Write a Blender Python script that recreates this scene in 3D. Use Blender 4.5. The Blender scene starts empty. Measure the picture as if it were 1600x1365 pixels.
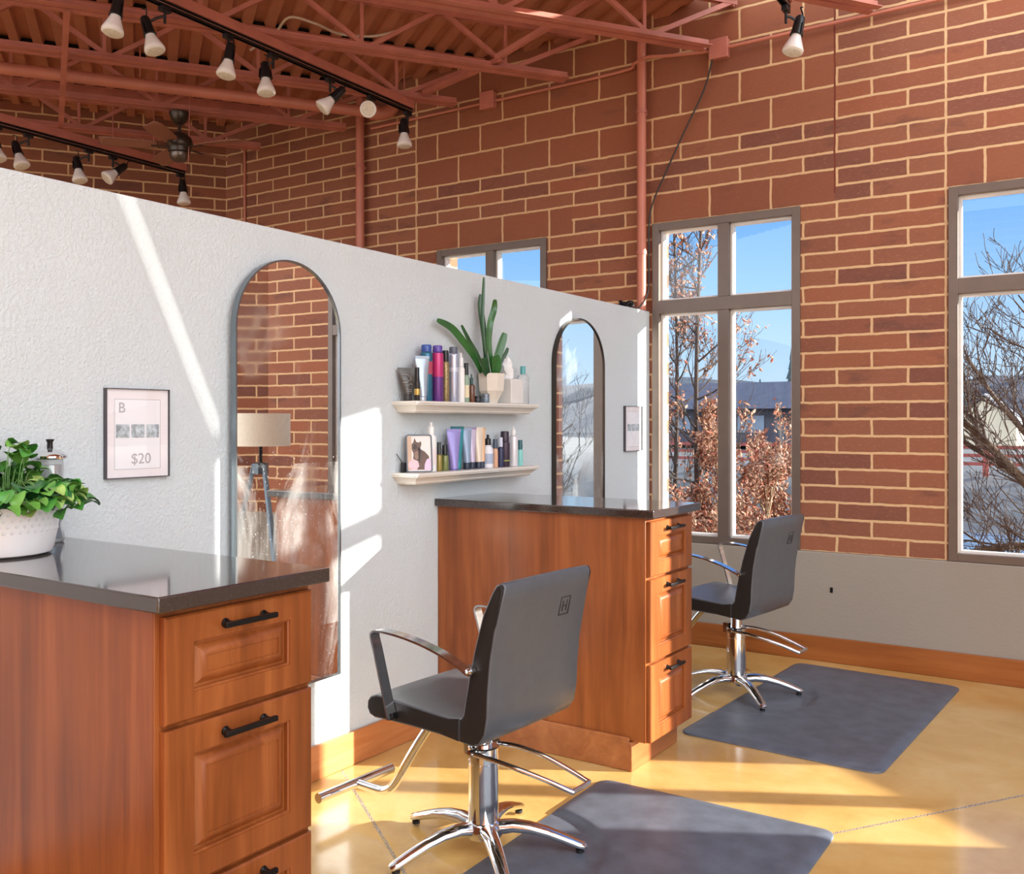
import bpy, math, random
from math import sin, cos, pi, radians, sqrt
from mathutils import Vector, Matrix

SC = bpy.context.scene
COL = SC.collection

# ------------------------------------------------------------------ helpers
class M:
    """collects simple shapes, then becomes ONE mesh object"""
    def __init__(s): s.v = []; s.f = []
    def add(s, vs, fs):
        b = len(s.v); s.v += [tuple(v) for v in vs]; s.f += [tuple(i + b for i in f) for f in fs]; return s
    def box(s, x0, x1, y0, y1, z0, z1):
        return s.add([(x0,y0,z0),(x1,y0,z0),(x1,y1,z0),(x0,y1,z0),(x0,y0,z1),(x1,y0,z1),(x1,y1,z1),(x0,y1,z1)],
                     [(0,3,2,1),(4,5,6,7),(0,1,5,4),(1,2,6,5),(2,3,7,6),(3,0,4,7)])
    def rings(s, rs, cap0=True, cap1=True, closed=False):
        n = len(rs[0]); vs = [p for r in rs for p in r]; fs = []
        m = len(rs)
        for i in range(m if closed else m-1):
            a = i*n; b = ((i+1) % m)*n
            for k in range(n):
                k2 = (k+1) % n
                fs.append((a+k, a+k2, b+k2, b+k))
        if not closed:
            if cap0: fs.append(tuple(range(n-1, -1, -1)))
            if cap1: fs.append(tuple((m-1)*n + k for k in range(n)))
        return s.add(vs, fs)
    def lathe(s, prof, seg=24, c=(0,0,0), ax='z', phase=0.0):
        rs = []
        for r, z in prof:
            r = max(r, 1e-4); ring = []
            for k in range(seg):
                a = 2*pi*k/seg + phase
                p = (r*cos(a), r*sin(a), z)
                if ax == 'x': p = (z, r*cos(a), r*sin(a))
                if ax == 'y': p = (r*sin(a), z, r*cos(a))
                ring.append((c[0]+p[0], c[1]+p[1], c[2]+p[2]))
            rs.append(ring)
        return s.rings(rs)
    def sweep(s, pts, sect, up=(0,0,1), scales=None, closed=False):
        """sect: list of (a,b): a along side vector, b along the 'up-ish' vector"""
        P = [Vector(p) for p in pts]; rs = []; n = len(P); upv = Vector(up)
        for i, p in enumerate(P):
            if closed: t = P[(i+1) % n] - P[i-1]
            else: t = P[min(i+1, n-1)] - P[max(i-1, 0)]
            t.normalize()
            side = t.cross(upv)
            if side.length < 1e-3: side = t.cross(Vector((1,0,0.01)))
            side.normalize(); u = side.cross(t).normalized()
            k = 1.0 if scales is None else scales[i]
            rs.append([tuple(p + side*(a*k) + u*(b*k)) for a, b in sect])
        return s.rings(rs, closed=closed)
    def tube(s, pts, r, seg=8, closed=False):
        """round tube with parallel-transported frame; r number or list"""
        P = [Vector(p) for p in pts]; n = len(P); rs = []; prev = None
        for i, p in enumerate(P):
            t = (P[(i+1) % n] - P[i-1]) if closed else (P[min(i+1, n-1)] - P[max(i-1, 0)])
            t.normalize()
            if prev is None:
                ref = Vector((0,0,1)) if abs(t.z) < .9 else Vector((1,0,0))
                a = t.cross(ref).normalized()
            else:
                a = prev - t*prev.dot(t)
                a = a.normalized() if a.length > 1e-5 else t.orthogonal().normalized()
            prev = a; b = t.cross(a); rr = r[i] if isinstance(r, (list, tuple)) else r
            rs.append([tuple(p + a*(rr*cos(2*pi*k/seg)) + b*(rr*sin(2*pi*k/seg))) for k in range(seg)])
        return s.rings(rs, closed=closed)
    def bar(s, a, b, w, h, up=(0,0,1)):
        return s.sweep([a, b], [(-w/2,-h/2),(w/2,-h/2),(w/2,h/2),(-w/2,h/2)], up)
    def angle(s, a, b, w, t, flip=1, up=(0,0,1)):
        """steel angle: horizontal leg at the bottom, upright leg"""
        f = flip
        sec = [(0,0),(w*f,0),(w*f,t),(t*f,t),(t*f,w),(0,w)]
        if f < 0: sec = sec[::-1]
        return s.sweep([a, b], sec, up)
    def prism(s, poly, lo, hi, fn):
        n = len(poly)
        return s.rings([[fn(a, b, lo) for a, b in poly], [fn(a, b, hi) for a, b in poly]])
    def cap(s, poly, fn, z):
        return s.add([fn(a, b, z) for a, b in poly], [tuple(range(len(poly)))])
    def xf(s, mat):
        s.v = [tuple(mat @ Vector(v)) for v in s.v]; return s

def spline(pts, n=6, closed=False):
    P = [Vector(p) for p in pts]; out = []; m = len(P)
    for i in range(m if closed else m-1):
        if closed: p0, p1, p2, p3 = P[i-1], P[i], P[(i+1) % m], P[(i+2) % m]
        else: p0, p1, p2, p3 = P[max(i-1,0)], P[i], P[i+1], P[min(i+2,m-1)]
        for k in range(n):
            t = k/n
            out.append(0.5*((2*p1) + (p2-p0)*t + (2*p0-5*p1+4*p2-p3)*t*t + (3*p1-p0-3*p2+p3)*t**3))
    if not closed: out.append(P[-1].copy())
    return out

def obj(name, m, mat, parent=None, smooth=True, ang=38, bevel=0.0, bseg=2, loc=None, rz=0.0):
    me = bpy.data.meshes.new(name)
    me.from_pydata(m.v, [], m.f); me.validate(clean_customdata=False)
    import bmesh
    bm = bmesh.new(); bm.from_mesh(me); bmesh.ops.recalc_face_normals(bm, faces=bm.faces); bm.to_mesh(me); bm.free()
    for mm in (mat if isinstance(mat, (list, tuple)) else [mat]): me.materials.append(mm)
    if smooth:
        me.polygons.foreach_set('use_smooth', [True]*len(me.polygons))
        me.set_sharp_from_angle(angle=radians(ang))
    o = bpy.data.objects.new(name, me); COL.objects.link(o)
    if parent is not None: o.parent = parent
    if loc is not None: o.location = loc
    if rz: o.rotation_euler = (0,0,rz)
    if bevel:
        b = o.modifiers.new('bevel', 'BEVEL'); b.width = bevel; b.segments = bseg; b.limit_method = 'ANGLE'; b.angle_limit = radians(40)
        b.harden_normals = False
    return o

def tag(o, label, cat, group=None):
    o['label'] = label; o['category'] = cat
    if group: o['group'] = group
    return o
def struct(o): o['kind'] = 'structure'; return o
def thing(name, label, cat, loc=(0,0,0), rz=0.0, group=None):
    o = bpy.data.objects.new(name, None); COL.objects.link(o); o.empty_display_size = .05
    o.location = loc; o.rotation_euler = (0,0,rz)
    return tag(o, label, cat, group)
def copy_tree(o, parent=None):
    c = o.copy(); COL.objects.link(c)
    if parent is not None: c.parent = parent
    for ch in list(o.children): copy_tree(ch, c)
    return c
def text_mesh(name, body, size, mat, parent, loc, rot, extrude=.0004, align='CENTER'):
    cu = bpy.data.curves.new(name, 'FONT'); cu.body = body; cu.size = size; cu.extrude = extrude; cu.align_x = align; cu.align_y = 'CENTER'
    t = bpy.data.objects.new(name, cu); COL.objects.link(t)
    me = bpy.data.meshes.new_from_object(t)
    bpy.data.objects.remove(t)
    me.materials.append(mat)
    o = bpy.data.objects.new(name, me); COL.objects.link(o); o.parent = parent; o.location = loc; o.rotation_euler = rot
    return o

# ------------------------------------------------------------------ materials
def srgb(r, g, b):
    f = lambda c: (c/255/12.92) if c/255 <= .04045 else ((c/255+.055)/1.055)**2.4
    return (f(r), f(g), f(b), 1.0)

class NT:
    def __init__(s, name):
        s.m = bpy.data.materials.new(name); s.m.use_nodes = True
        s.t = s.m.node_tree; s.t.nodes.clear()
        s.out = s.t.nodes.new('ShaderNodeOutputMaterial')
        s.p = s.t.nodes.new('ShaderNodeBsdfPrincipled'); s.lk(s.p.outputs[0], s.out.inputs[0])
    def n(s, typ, **kw):
        nd = s.t.nodes.new(typ)
        for k, v in kw.items(): setattr(nd, k, v)
        return nd
    def lk(s, a, b): s.t.links.new(a, b)
    def set(s, inp, v):
        if hasattr(v, 'is_output'): s.lk(v, inp)
        else: inp.default_value = v
    def math(s, op, a, b=0.0, c=0.0):
        nd = s.n('ShaderNodeMath', operation=op)
        s.set(nd.inputs[0], a); s.set(nd.inputs[1], b)
        if op in ('MULTIPLY_ADD', 'COMPARE'): s.set(nd.inputs[2], c)
        return nd.outputs[0]
    def between(s, x, a, b): return s.math('MULTIPLY', s.math('GREATER_THAN', x, a), s.math('LESS_THAN', x, b))
    def mix(s, fac, a, b, blend='MIX'):
        nd = s.n('ShaderNodeMix', data_type='RGBA', blend_type=blend)
        s.set(nd.inputs[0], fac); s.set(nd.inputs[6], a); s.set(nd.inputs[7], b); return nd.outputs[2]
    def mixf(s, fac, a, b):
        nd = s.n('ShaderNodeMix', data_type='FLOAT')
        s.set(nd.inputs[0], fac); s.set(nd.inputs[2], a); s.set(nd.inputs[3], b); return nd.outputs[0]
    def ramp(s, fac, stops, interp='LINEAR'):
        nd = s.n('ShaderNodeValToRGB'); cr = nd.color_ramp; cr.interpolation = interp
        while len(cr.elements) > 1: cr.elements.remove(cr.elements[-1])
        cr.elements[0].position = stops[0][0]; cr.elements[0].color = stops[0][1]
        for p, c in stops[1:]: e = cr.elements.new(p); e.color = c
        s.lk(fac, nd.inputs[0]); return nd.outputs[0]
    def co(s, scale=(1,1,1), rot=(0,0,0), loc=(0,0,0), kind='Object'):
        tc = s.n('ShaderNodeTexCoord'); mp = s.n('ShaderNodeMapping')
        s.lk(tc.outputs[kind], mp.inputs[0]); mp.inputs[1].default_value = loc; mp.inputs[2].default_value = rot; mp.inputs[3].default_value = scale
        return mp.outputs[0]
    def noise(s, vec, scale, detail=4, rough=.55, dist=0.0):
        nd = s.n('ShaderNodeTexNoise'); s.lk(vec, nd.inputs['Vector']); nd.inputs['Scale'].default_value = scale
        nd.inputs['Detail'].default_value = detail; nd.inputs['Roughness'].default_value = rough; nd.inputs['Distortion'].default_value = dist
        return nd.outputs[0]
    def bump(s, h, strength, dist=.01):
        nd = s.n('ShaderNodeBump'); s.lk(h, nd.inputs['Height']); nd.inputs['Strength'].default_value = strength; nd.inputs['Distance'].default_value = dist
        s.lk(nd.outputs[0], s.p.inputs['Normal'])
    def base(s, v): s.set(s.p.inputs['Base Color'], v)
    def rough(s, v): s.set(s.p.inputs['Roughness'], v)
    def metal(s, v): s.set(s.p.inputs['Metallic'], v)

def simple(name, col, rough=.5, metal=0.0, var=.06, vscale=9, coat=0.0, spec=.5, bump=0.0, bscale=200):
    t = NT(name); c = srgb(*col)
    n = t.noise(t.co(), vscale, 3)
    lo = tuple(x*(1-var) for x in c[:3]) + (1,); hi = tuple(min(1, x*(1+var)) for x in c[:3]) + (1,)
    t.base(t.ramp(n, [(.3, lo), (.7, hi)]))
    t.rough(rough); t.metal(metal); t.p.inputs['Specular IOR Level'].default_value = spec
    if coat: t.p.inputs['Coat Weight'].default_value = coat; t.p.inputs['Coat Roughness'].default_value = .08
    if bump: t.bump(t.noise(t.co(), bscale, 2), bump, .002)
    return t.m

MORTAR = srgb(226,190,146)
def brick_mat(name, xoff, zoff, zones=False, tint=1.0):
    t = NT(name)
    tc = t.n('ShaderNodeTexCoord'); nz = t.n('ShaderNodeTexNoise'); t.lk(tc.outputs['Object'], nz.inputs['Vector']); nz.inputs['Scale'].default_value = 14
    nz.inputs['Detail'].default_value = 3
    sub = t.n('ShaderNodeVectorMath', operation='SUBTRACT'); t.lk(nz.outputs['Color'], sub.inputs[0]); sub.inputs[1].default_value = (.5,.5,.5)
    scl = t.n('ShaderNodeVectorMath', operation='SCALE'); t.lk(sub.outputs[0], scl.inputs[0]); scl.inputs['Scale'].default_value = .011
    ad = t.n('ShaderNodeVectorMath', operation='ADD'); t.lk(tc.outputs['Object'], ad.inputs[0]); t.lk(scl.outputs[0], ad.inputs[1])
    sp = t.n('ShaderNodeSeparateXYZ'); t.lk(ad.outputs[0], sp.inputs[0]); X, Z = sp.outputs[0], sp.outputs[2]
    def brick(u, v, rh):
        cb = t.n('ShaderNodeCombineXYZ'); t.lk(u, cb.inputs[0]); t.lk(v, cb.inputs[1])
        b = t.n('ShaderNodeTexBrick'); t.lk(cb.outputs[0], b.inputs['Vector'])
        b.inputs['Color1'].default_value = (0,0,0,1); b.inputs['Color2'].default_value = (1,1,1,1); b.inputs['Mortar'].default_value = (.5,.5,.5,1)
        b.inputs['Scale'].default_value = 1; b.inputs['Mortar Size'].default_value = .0085; b.inputs['Mortar Smooth'].default_value = .25
        b.inputs['Bias'].default_value = 0; b.inputs['Brick Width'].default_value = .4064; b.inputs['Row Height'].default_value = rh
        b.offset = .5; b.offset_frequency = 2; b.squash = 1
        return b.outputs['Color'], b.outputs['Fac']
    u = t.math('ADD', X, xoff)
    cA, fA = brick(u, t.math('ADD', Z, zoff), .1016)
    if zones:
        low = t.math('LESS_THAN', Z, 3.15)
        vB = t.math('ADD', t.math('MULTIPLY', low, .1016), t.math('ADD', Z, -3.304 + 20*.2032))
        cB, fB = brick(u, vB, .2032)
        mz = t.math('MULTIPLY', t.between(X, -4.756, -1.508), t.math('GREATER_THAN', Z, 3.304))
        lint = t.between(Z, 2.796, 2.999)
        lx = t.math('ADD', t.math('ADD', t.between(X, -4.756, -3.34), t.between(X, -2.79, -1.508)), t.between(X, -.885, .33))
        mask = t.math('MINIMUM', 1.0, t.math('ADD', mz, t.math('MULTIPLY', lint, lx)))
        col = t.mix(mask, cA, cB); fac = t.mixf(mask, fA, fB)
        l1 = t.math('LESS_THAN', t.math('ABSOLUTE', t.math('ADD', X, 4.756)), .0055)
        l2 = t.math('MULTIPLY', t.math('LESS_THAN', t.math('ABSOLUTE', t.math('ADD', X, .885)), .0055), t.math('GREATER_THAN', Z, .6))
        fac = t.math('MAXIMUM', fac, t.math('MAXIMUM', l1, l2))
        cj = t.math('MULTIPLY', t.math('LESS_THAN', t.math('ABSOLUTE', t.math('ADD', X, 1.508)), .0055), t.math('GREATER_THAN', Z, 2.85))
    else:
        col, mask, cj = cA, None, None
        fac = fA
    k = tint
    R = lambda r, g, b: srgb(r*k, g*k, b*k)
    bc = t.ramp(col, [(0, R(132,84,70)), (.14, R(148,94,72)), (.4, R(160,103,78)), (.7, R(166,106,78)), (.88, R(172,104,74)), (1, R(138,88,74))])
    n1 = t.noise(t.co(), 7, 5, .65); n2 = t.noise(t.co((1,1,5)), 45, 3)
    bc = t.mix(t.math('MULTIPLY', n1, .45), bc, R(140,84,62))
    bc = t.mix(t.math('MULTIPLY', t.math('GREATER_THAN', n2, .62), .25), bc, R(204,144,116))
    n3 = t.noise(t.co((1,1,2.6)), 3.1, 4, .6); dk = t.math('MULTIPLY', t.ramp(n3, [(.58, (0,0,0,1)), (.72, (1,1,1,1))]), .55)
    bc = t.mix(dk, bc, R(104,72,64))
    n4 = t.ramp(t.noise(t.co(), 26, 6, .75), [(.66, (0,0,0,1)), (.72, (1,1,1,1))]); n5 = t.ramp(t.noise(t.co(), 1.6, 2), [(.55, (0,0,0,1)), (.65, (1,1,1,1))])
    bc = t.mix(t.math('MULTIPLY', t.math('MULTIPLY', n4, n5), .5), bc, R(222,178,150))
    if mask is not None:
        bc = t.mix(t.math('MULTIPLY', mask, .45), bc, R(158,94,66))
    mo = t.mix(t.noise(t.co(), 30, 3), MORTAR, srgb(206,166,122))
    c = t.mix(fac, bc, mo)
    if cj is not None: c = t.mix(cj, c, srgb(120,60,44))
    t.base(c); t.rough(.8); t.p.inputs['Specular IOR Level'].default_value = .3
    h = t.math('ADD', t.math('MULTIPLY', fac, -1.0), t.math('MULTIPLY', t.noise(t.co(), 90, 4), .25))
    t.bump(h, .5, .006)
    return t.m

def wood_mat(name, dark, mid, light, grain='z', rough=.3, coat=.35):
    t = NT(name)
    s = {'z': (14,14,.9), 'x': (.9,14,14), 'y': (14,.9,14)}[grain]
    s2 = tuple(a*5 for a in s)
    a = t.noise(t.co(s), 1.0, 5, .6, .6); b = t.noise(t.co(s2), 1.0, 3, .5, .3); big = t.noise(t.co(), 2.2, 3, .5)
    c = t.ramp(a, [(.25, srgb(*dark)), (.5, srgb(*mid)), (.75, srgb(*light))])
    c = t.mix(t.math('MULTIPLY', b, .3), c, srgb(*dark))
    c = t.mix(t.math('MULTIPLY', t.math('SUBTRACT', big, .35), .9), c, srgb(*light))
    t.base(c); t.rough(rough); t.p.inputs['Specular IOR Level'].default_value = .35; t.p.inputs['Coat Weight'].default_value = coat; t.p.inputs['Coat Roughness'].default_value = .18
    t.bump(b, .06, .001)
    return t.m

def plaster_mat(name, col, bump=.35, scale=75):
    t = NT(name); c = srgb(*col)
    n = t.noise(t.co(), 3, 3)
    t.base(t.ramp(n, [(.3, tuple(x*.97 for x in c[:3]) + (1,)), (.7, c)])); t.rough(.75); t.p.inputs['Specular IOR Level'].default_value = .25
    h = t.ramp(t.noise(t.co(), scale, 4, .6), [(.42, (0,0,0,1)), (.6, (1,1,1,1))])
    t.bump(h, bump, .004)
    return t.m

def glass_mat(name, col=(1,1,1,1), refl=.06):
    t = NT(name); t.t.nodes.remove(t.p)
    tr = t.n('ShaderNodeBsdfTransparent'); tr.inputs[0].default_value = col
    gl = t.n('ShaderNodeBsdfGlossy'); gl.inputs['Roughness'].default_value = .0; gl.inputs[0].default_value = (1,1,1,1)
    lw = t.n('ShaderNodeLayerWeight'); lw.inputs[0].default_value = .12
    f = t.math('MULTIPLY_ADD', lw.outputs['Facing'], .35, refl*.4)
    ms = t.n('ShaderNodeMixShader'); t.lk(f, ms.inputs[0]); t.lk(tr.outputs[0], ms.inputs[1]); t.lk(gl.outputs[0], ms.inputs[2])
    t.lk(ms.outputs[0], t.out.inputs[0]); return t.m

def clear_mat(name, col, rough=.03):
    """coloured see-through glass or liquid"""
    t = NT(name); t.base(col); t.rough(rough); t.p.inputs['Transmission Weight'].default_value = .85; t.p.inputs['IOR'].default_value = 1.35
    return t.m

def mirror_mat():
    t = NT('mirror_glass'); n = t.noise(t.co((1,1,.5)), 3.2, 5, .62, .8); n2 = t.noise(t.co(), 160, 2)
    t.base((.86,.88,.89,1)); t.metal(1.0)
    sep0 = t.n('ShaderNodeSeparateXYZ'); tc0 = t.n('ShaderNodeTexCoord'); t.lk(tc0.outputs['Object'], sep0.inputs[0])
    sm = t.ramp(t.math('ADD', n, t.math('MULTIPLY', t.math('LESS_THAN', t.math('ABSOLUTE', t.math('ADD', sep0.outputs[2], -.55)), .33), .07)), [(.52, (0,0,0,1)), (.70, (1,1,1,1))])
    t.rough(t.math('MULTIPLY_ADD', sm, .10, .008))
    sep = t.n('ShaderNodeSeparateXYZ'); tc = t.n('ShaderNodeTexCoord'); t.lk(tc.outputs['Object'], sep.inputs[0])
    low = t.math('LESS_THAN', sep.outputs[2], .95)
    d = t.n('ShaderNodeBsdfDiffuse'); d.inputs[0].default_value = (.8,.82,.82,1)
    ms = t.n('ShaderNodeMixShader')
    speck = t.math('GREATER_THAN', n2, .70)
    fac = t.math('MINIMUM', .5, t.math('ADD', t.math('MULTIPLY', sm, .22), t.math('MULTIPLY', t.math('MULTIPLY', speck, low), .25)))
    t.lk(fac, ms.inputs[0]); t.lk(t.p.outputs[0], ms.inputs[1]); t.lk(d.outputs[0], ms.inputs[2]); t.lk(ms.outputs[0], t.out.inputs[0])
    return t.m

def floor_mat():
    t = NT('stained_concrete')
    n = t.noise(t.co(), 2.3, 6, .62, .4); n2 = t.noise(t.co(), 18, 5, .6); n3 = t.noise(t.co(), 130, 2)
    c = t.ramp(n, [(.28, srgb(186,144,80)), (.5, srgb(208,170,104)), (.72, srgb(221,190,130))])
    c = t.mix(t.math('MULTIPLY', n2, .35), c, srgb(192,150,86))
    c = t.mix(t.math('MULTIPLY', t.math('GREATER_THAN', n3, .66), .25), c, srgb(222,190,128))
    tc = t.n('ShaderNodeTexCoord'); sp = t.n('ShaderNodeSeparateXYZ'); t.lk(tc.outputs['Object'], sp.inputs[0])
    X, Y = sp.outputs[0], sp.outputs[1]
    lines = None
    for (nx, ny, d) in FLOOR_CUTS:
        e = t.math('ADD', t.math('ADD', t.math('MULTIPLY', X, nx), t.math('MULTIPLY', Y, ny)), -d)
        w = t.math('MULTIPLY_ADD', t.noise(t.co(), 60, 3), .008, .0022)
        l = t.math('LESS_THAN', t.math('ABSOLUTE', e), w)
        lines = l if lines is None else t.math('MAXIMUM', lines, l)
    g = t.ramp(t.noise(t.co(), 220, 2), [(.4, srgb(84,66,50)), (.6, srgb(206,192,170))])
    c = t.mix(lines, c, g)
    t.base(c); t.rough(t.math('MULTIPLY_ADD', n2, .14, .09)); t.p.inputs['Specular IOR Level'].default_value = .55
    t.p.inputs['Coat Weight'].default_value = .3; t.p.inputs['Coat Roughness'].default_value = .1
    t.bump(t.math('ADD', t.math('MULTIPLY', lines, -1.0), t.math('MULTIPLY', n2, .04)), .25, .004)
    return t.m
# saw cuts in the concrete: normal (nx, ny) and distance
a1 = Vector((.5761,.8174)); a2 = Vector((.8174,-.5761))
FLOOR_CUTS = [(a2.x, a2.y, a2.dot(Vector((-.867,3.467)))), (a1.x, a1.y, a1.dot(Vector((-2.752,2.949))))]

def stone_mat():
    t = NT('polished_stone'); n = t.noise(t.co(), 160, 3); n2 = t.noise(t.co(), 5, 4)
    c = t.ramp(n, [(.35, srgb(48,38,34)), (.62, srgb(58,47,42)), (.78, srgb(74,62,56))])
    t.base(t.mix(t.math('MULTIPLY', n2, .4), c, srgb(60,46,40))); t.rough(.10); t.p.inputs['IOR'].default_value = 1.6
    t.p.inputs['Coat Weight'].default_value = .6; t.p.inputs['Coat Roughness'].default_value = .07
    return t.m

MT = {}
MT['brick'] = brick_mat('brick_window_wall', .885 + 40*.4064, -.053 + 0*.2032, True, .93)
MT['brick_side'] = brick_mat('brick_side_wall', 40*.4064 + .1, -.053, False, .88)
MT['plaster'] = plaster_mat('partition_plaster', (209,218,222), .45, 70)
MT['dado'] = plaster_mat('lower_wall_plaster', (156,147,136), .12, 60)
MT['floor'] = floor_mat()
MT['stone'] = stone_mat()
MT['wood'] = wood_mat('stained_maple', (92,45,16), (136,72,32), (176,104,54), 'z', .32, .15)
MT['wood_h'] = wood_mat('stained_maple_across', (124,70,38), (156,94,54), (180,118,72), 'y')
MT['wood_base'] = wood_mat('baseboard_wood', (120,66,28), (150,86,40), (176,108,56), 'x', .35, .2)
MT['wood_base_p'] = wood_mat('baseboard_wood_long', (150,84,44), (188,116,66), (210,144,92), 'y', .35, .2)
MT['red'] = simple('red_painted_steel', (190,118,102), .45, 0, .16, 6, bump=.25, bscale=60)
MT['reddk'] = simple('red_painted_deck', (190,126,98), .55, 0, .12, 3)
MT['redpipe'] = simple('red_painted_pipe', (196,122,100), .4, 0, .1, 4)
MT['void'] = simple('dark_flute_closure', (18,12,10), .9, 0)
MT['black'] = simple('black_plastic', (26,26,28), .38, 0, .1)
MT['blackm'] = simple('black_metal', (30,30,32), .35, .6, .1)
MT['track'] = simple('black_track', (22,22,24), .3, .3, .1)
MT['silverline'] = simple('bare_aluminium', (200,202,205), .25, .9, .05)
MT['bulb'] = simple('frosted_bulb', (244,242,238), .22, 0, .03, coat=.5)
MT['bulbface'] = simple('bulb_face', (226,222,206), .25, 0, .12, 60)
MT['chrome'] = simple('chrome', (225,227,230), .07, 1.0, .03)
MT['chrome_s'] = simple('worn_chrome', (215,217,220), .13, 1.0, .08, 40)
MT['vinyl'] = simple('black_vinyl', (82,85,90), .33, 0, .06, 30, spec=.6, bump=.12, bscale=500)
MT['vinyl_dk'] = simple('black_vinyl_side', (40,38,36), .42, 0, .06, 30, spec=.5)  # same black vinyl, the shade on the chair sides put into the colour
MT['seam'] = simple('seam_thread', (24,24,26), .6, 0)
MT['mat'] = simple('anti_fatigue_rubber', (88,95,107), .42, 0, .2, 12, spec=.5, bump=.25, bscale=240)
MT['frame'] = simple('window_frame_metal', (112,99,90), .4, .3, .06)
MT['sash'] = simple('window_sash_white', (224,222,218), .35, 0, .03)  # sunlit inner sides of the frame, the sun put into this pale colour
MT['wglass'] = glass_mat('window_glass')
MT['mirror'] = mirror_mat()
MT['mframe'] = simple('mirror_frame_grey', (134,144,150), .2, .85, .05)
MT['mframe2'] = simple('mirror_frame_bronze', (70,64,58), .3, .7, .05)
MT['paper'] = simple('white_paper', (238,232,234), .6, 0, .02)
MT['paper2'] = simple('inner_sheet', (240,240,244), .5, 0, .02)
MT['ink'] = simple('grey_ink', (176,172,176), .6, 0, .02)
MT['inkd'] = simple('dark_ink', (120,118,124), .6, 0, .02)
MT['photo'] = simple('faded_photo', (176,186,192), .5, 0, .55, 55)
MT['shelf'] = simple('shelf_paint', (226,222,214), .4, 0, .03)
MT['glasscover'] = glass_mat('picture_glass', refl=.08)
def C(name, rgb, rough=.3, metal=0.0, var=.05, **k):
    if name not in MT: MT[name] = simple(name, rgb, rough, metal, var, **k)
    return MT[name]
SUN_E = 18.0; SUN_TAN = .25; CLOUD_FILL = 3.5; GROUND_FILL = 1.6; EXPO = 0.12
# ------------------------------------------------------------------ frames of reference
YAW = radians(32.94)
RGT = Vector((cos(YAW), sin(YAW), 0)); FWD = Vector((-sin(YAW), cos(YAW), 0))
TH = radians(0.9)                                   # the partition stands a hair off square
E0 = Vector((-2.735, 5.94, 0)); PV = Vector((sin(TH), cos(TH), 0)); PN = Vector((cos(TH), -sin(TH), 0))
def PT(s, d, z): return E0 - PV*s + PN*d + Vector((0,0,z))
JA = radians(35.84); JD = Vector((sin(JA), cos(JA), 0)); JN = Vector((cos(JA), -sin(JA), 0))
YW = 5.94; XL, XR = -6.99, .85; ZD = 4.20
SILL, HEAD = .665, 2.796

# ------------------------------------------------------------------ room shell
m = M(); m.add([(XL-.2,6.1,0),(-16.4,-7,0),(6,-7,0),(6,2.35,0),(.95,6.1,0)], [(0,1,2,3,4)])
m.add([(XL-.2,6.1,-.1),(-16.4,-7,-.1),(6,-7,-.1),(6,2.35,-.1),(.95,6.1,-.1)], [(4,3,2,1,0)])
FL = struct(obj('floor', m, MT['floor'], smooth=False))

m = M()
xs = [XL-.2, -4.54, -3.545, -2.71, -1.715, -.87, .125, XR+.14]
T = .26
for a, b in ((xs[0],xs[1]),(xs[2],xs[3]),(xs[4],xs[5]),(xs[6],xs[7])): m.box(a, b, YW, YW+T, SILL, HEAD)
m.box(xs[0], xs[-1], YW, YW+T, HEAD, 4.42)
struct(obj('wall_window', m, MT['brick'], smooth=False))
m = M().box(XL-.2, XR+.1, YW-.022, YW+T, 0, SILL-.002)
struct(obj('wall_window_lower', m, MT['dado'], smooth=False, bevel=.006))
# back wall, turned with the roof steel
m = M().box(-12, .12, 0, .22, 0, 4.42)
o = struct(obj('wall_back', m, MT['brick_side'], smooth=False)); o.location = (XL, YW, 0); o.rotation_euler = (0,0,pi/2-JA)
# right wall with its window
U0, U1 = .715, 1.71
m = M(); m.box(-.14, U0, 0, .14, SILL, HEAD); m.box(U1, 5.2, 0, .14, SILL, HEAD); 
def light_slot(z): return 1.632 + (z-2.87)*.416  # added slanted slot, shaped to throw a thin light strip on the partition
hw = .011; ox, oz = .49*.14, .279*.14
def wedge(poly):
    m.rings([[(a, 0, c) for a, c, f in poly], [(a + f*ox, .14, c) for a, c, f in poly]])
zt = 4.42; zs = HEAD + .03
wedge([(-.14,HEAD,0),(light_slot(zs)-hw,HEAD,0),(light_slot(zs)-hw,zs,1),(light_slot(zt)-hw,zt,1),(-.14,zt,0)])
wedge([(light_slot(zs)+hw,zs,1),(light_slot(zs)+hw,HEAD,0),(5.2,HEAD,0),(5.2,zt,0),(light_slot(zt)+hw,zt,1)])
m.box(light_slot(zs)-hw, light_slot(zs)+hw, 0, .14, HEAD, zs-.005)
o = struct(obj('wall_right', m, MT['brick_side'], smooth=False)); o.location = (XR, YW, 0); o.rotation_euler = (0,0,-JA)
m = M().box(-.0, 5.2, -.022, .14, 0, SILL-.002)
o = struct(obj('wall_right_lower', m, MT['dado'], smooth=False, bevel=.006)); o.location = (XR, YW, 0); o.rotation_euler = (0,0,-JA)
# added unseen wall behind the camera, shades the near cabinet side
struct(obj('wall_rear', M().box(-2.98, 1.35, -1.75, -1.6, 0, 4.2), MT['brick_side'], smooth=False))
# partition
m = M().box(-.13, 0, -6.6, 0.0, 0, 2.208)
o = struct(obj('wall_partition', m, MT['plaster'], smooth=False, bevel=.006)); o.location = E0; o.rotation_euler = (0,0,-TH)
m = M().box(0.0005, .018, -6.6, -.03, 0.0, .142)
o = struct(obj('baseboard_partition', m, MT['wood_base_p'], bevel=.004)); o.location = E0; o.rotation_euler = (0,0,-TH)
m = M().box(-2.70, XR-.02, YW-.042, YW-.0225, 0, .15)
struct(obj('baseboard_window', m, MT['wood_base'], bevel=.004))

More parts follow.
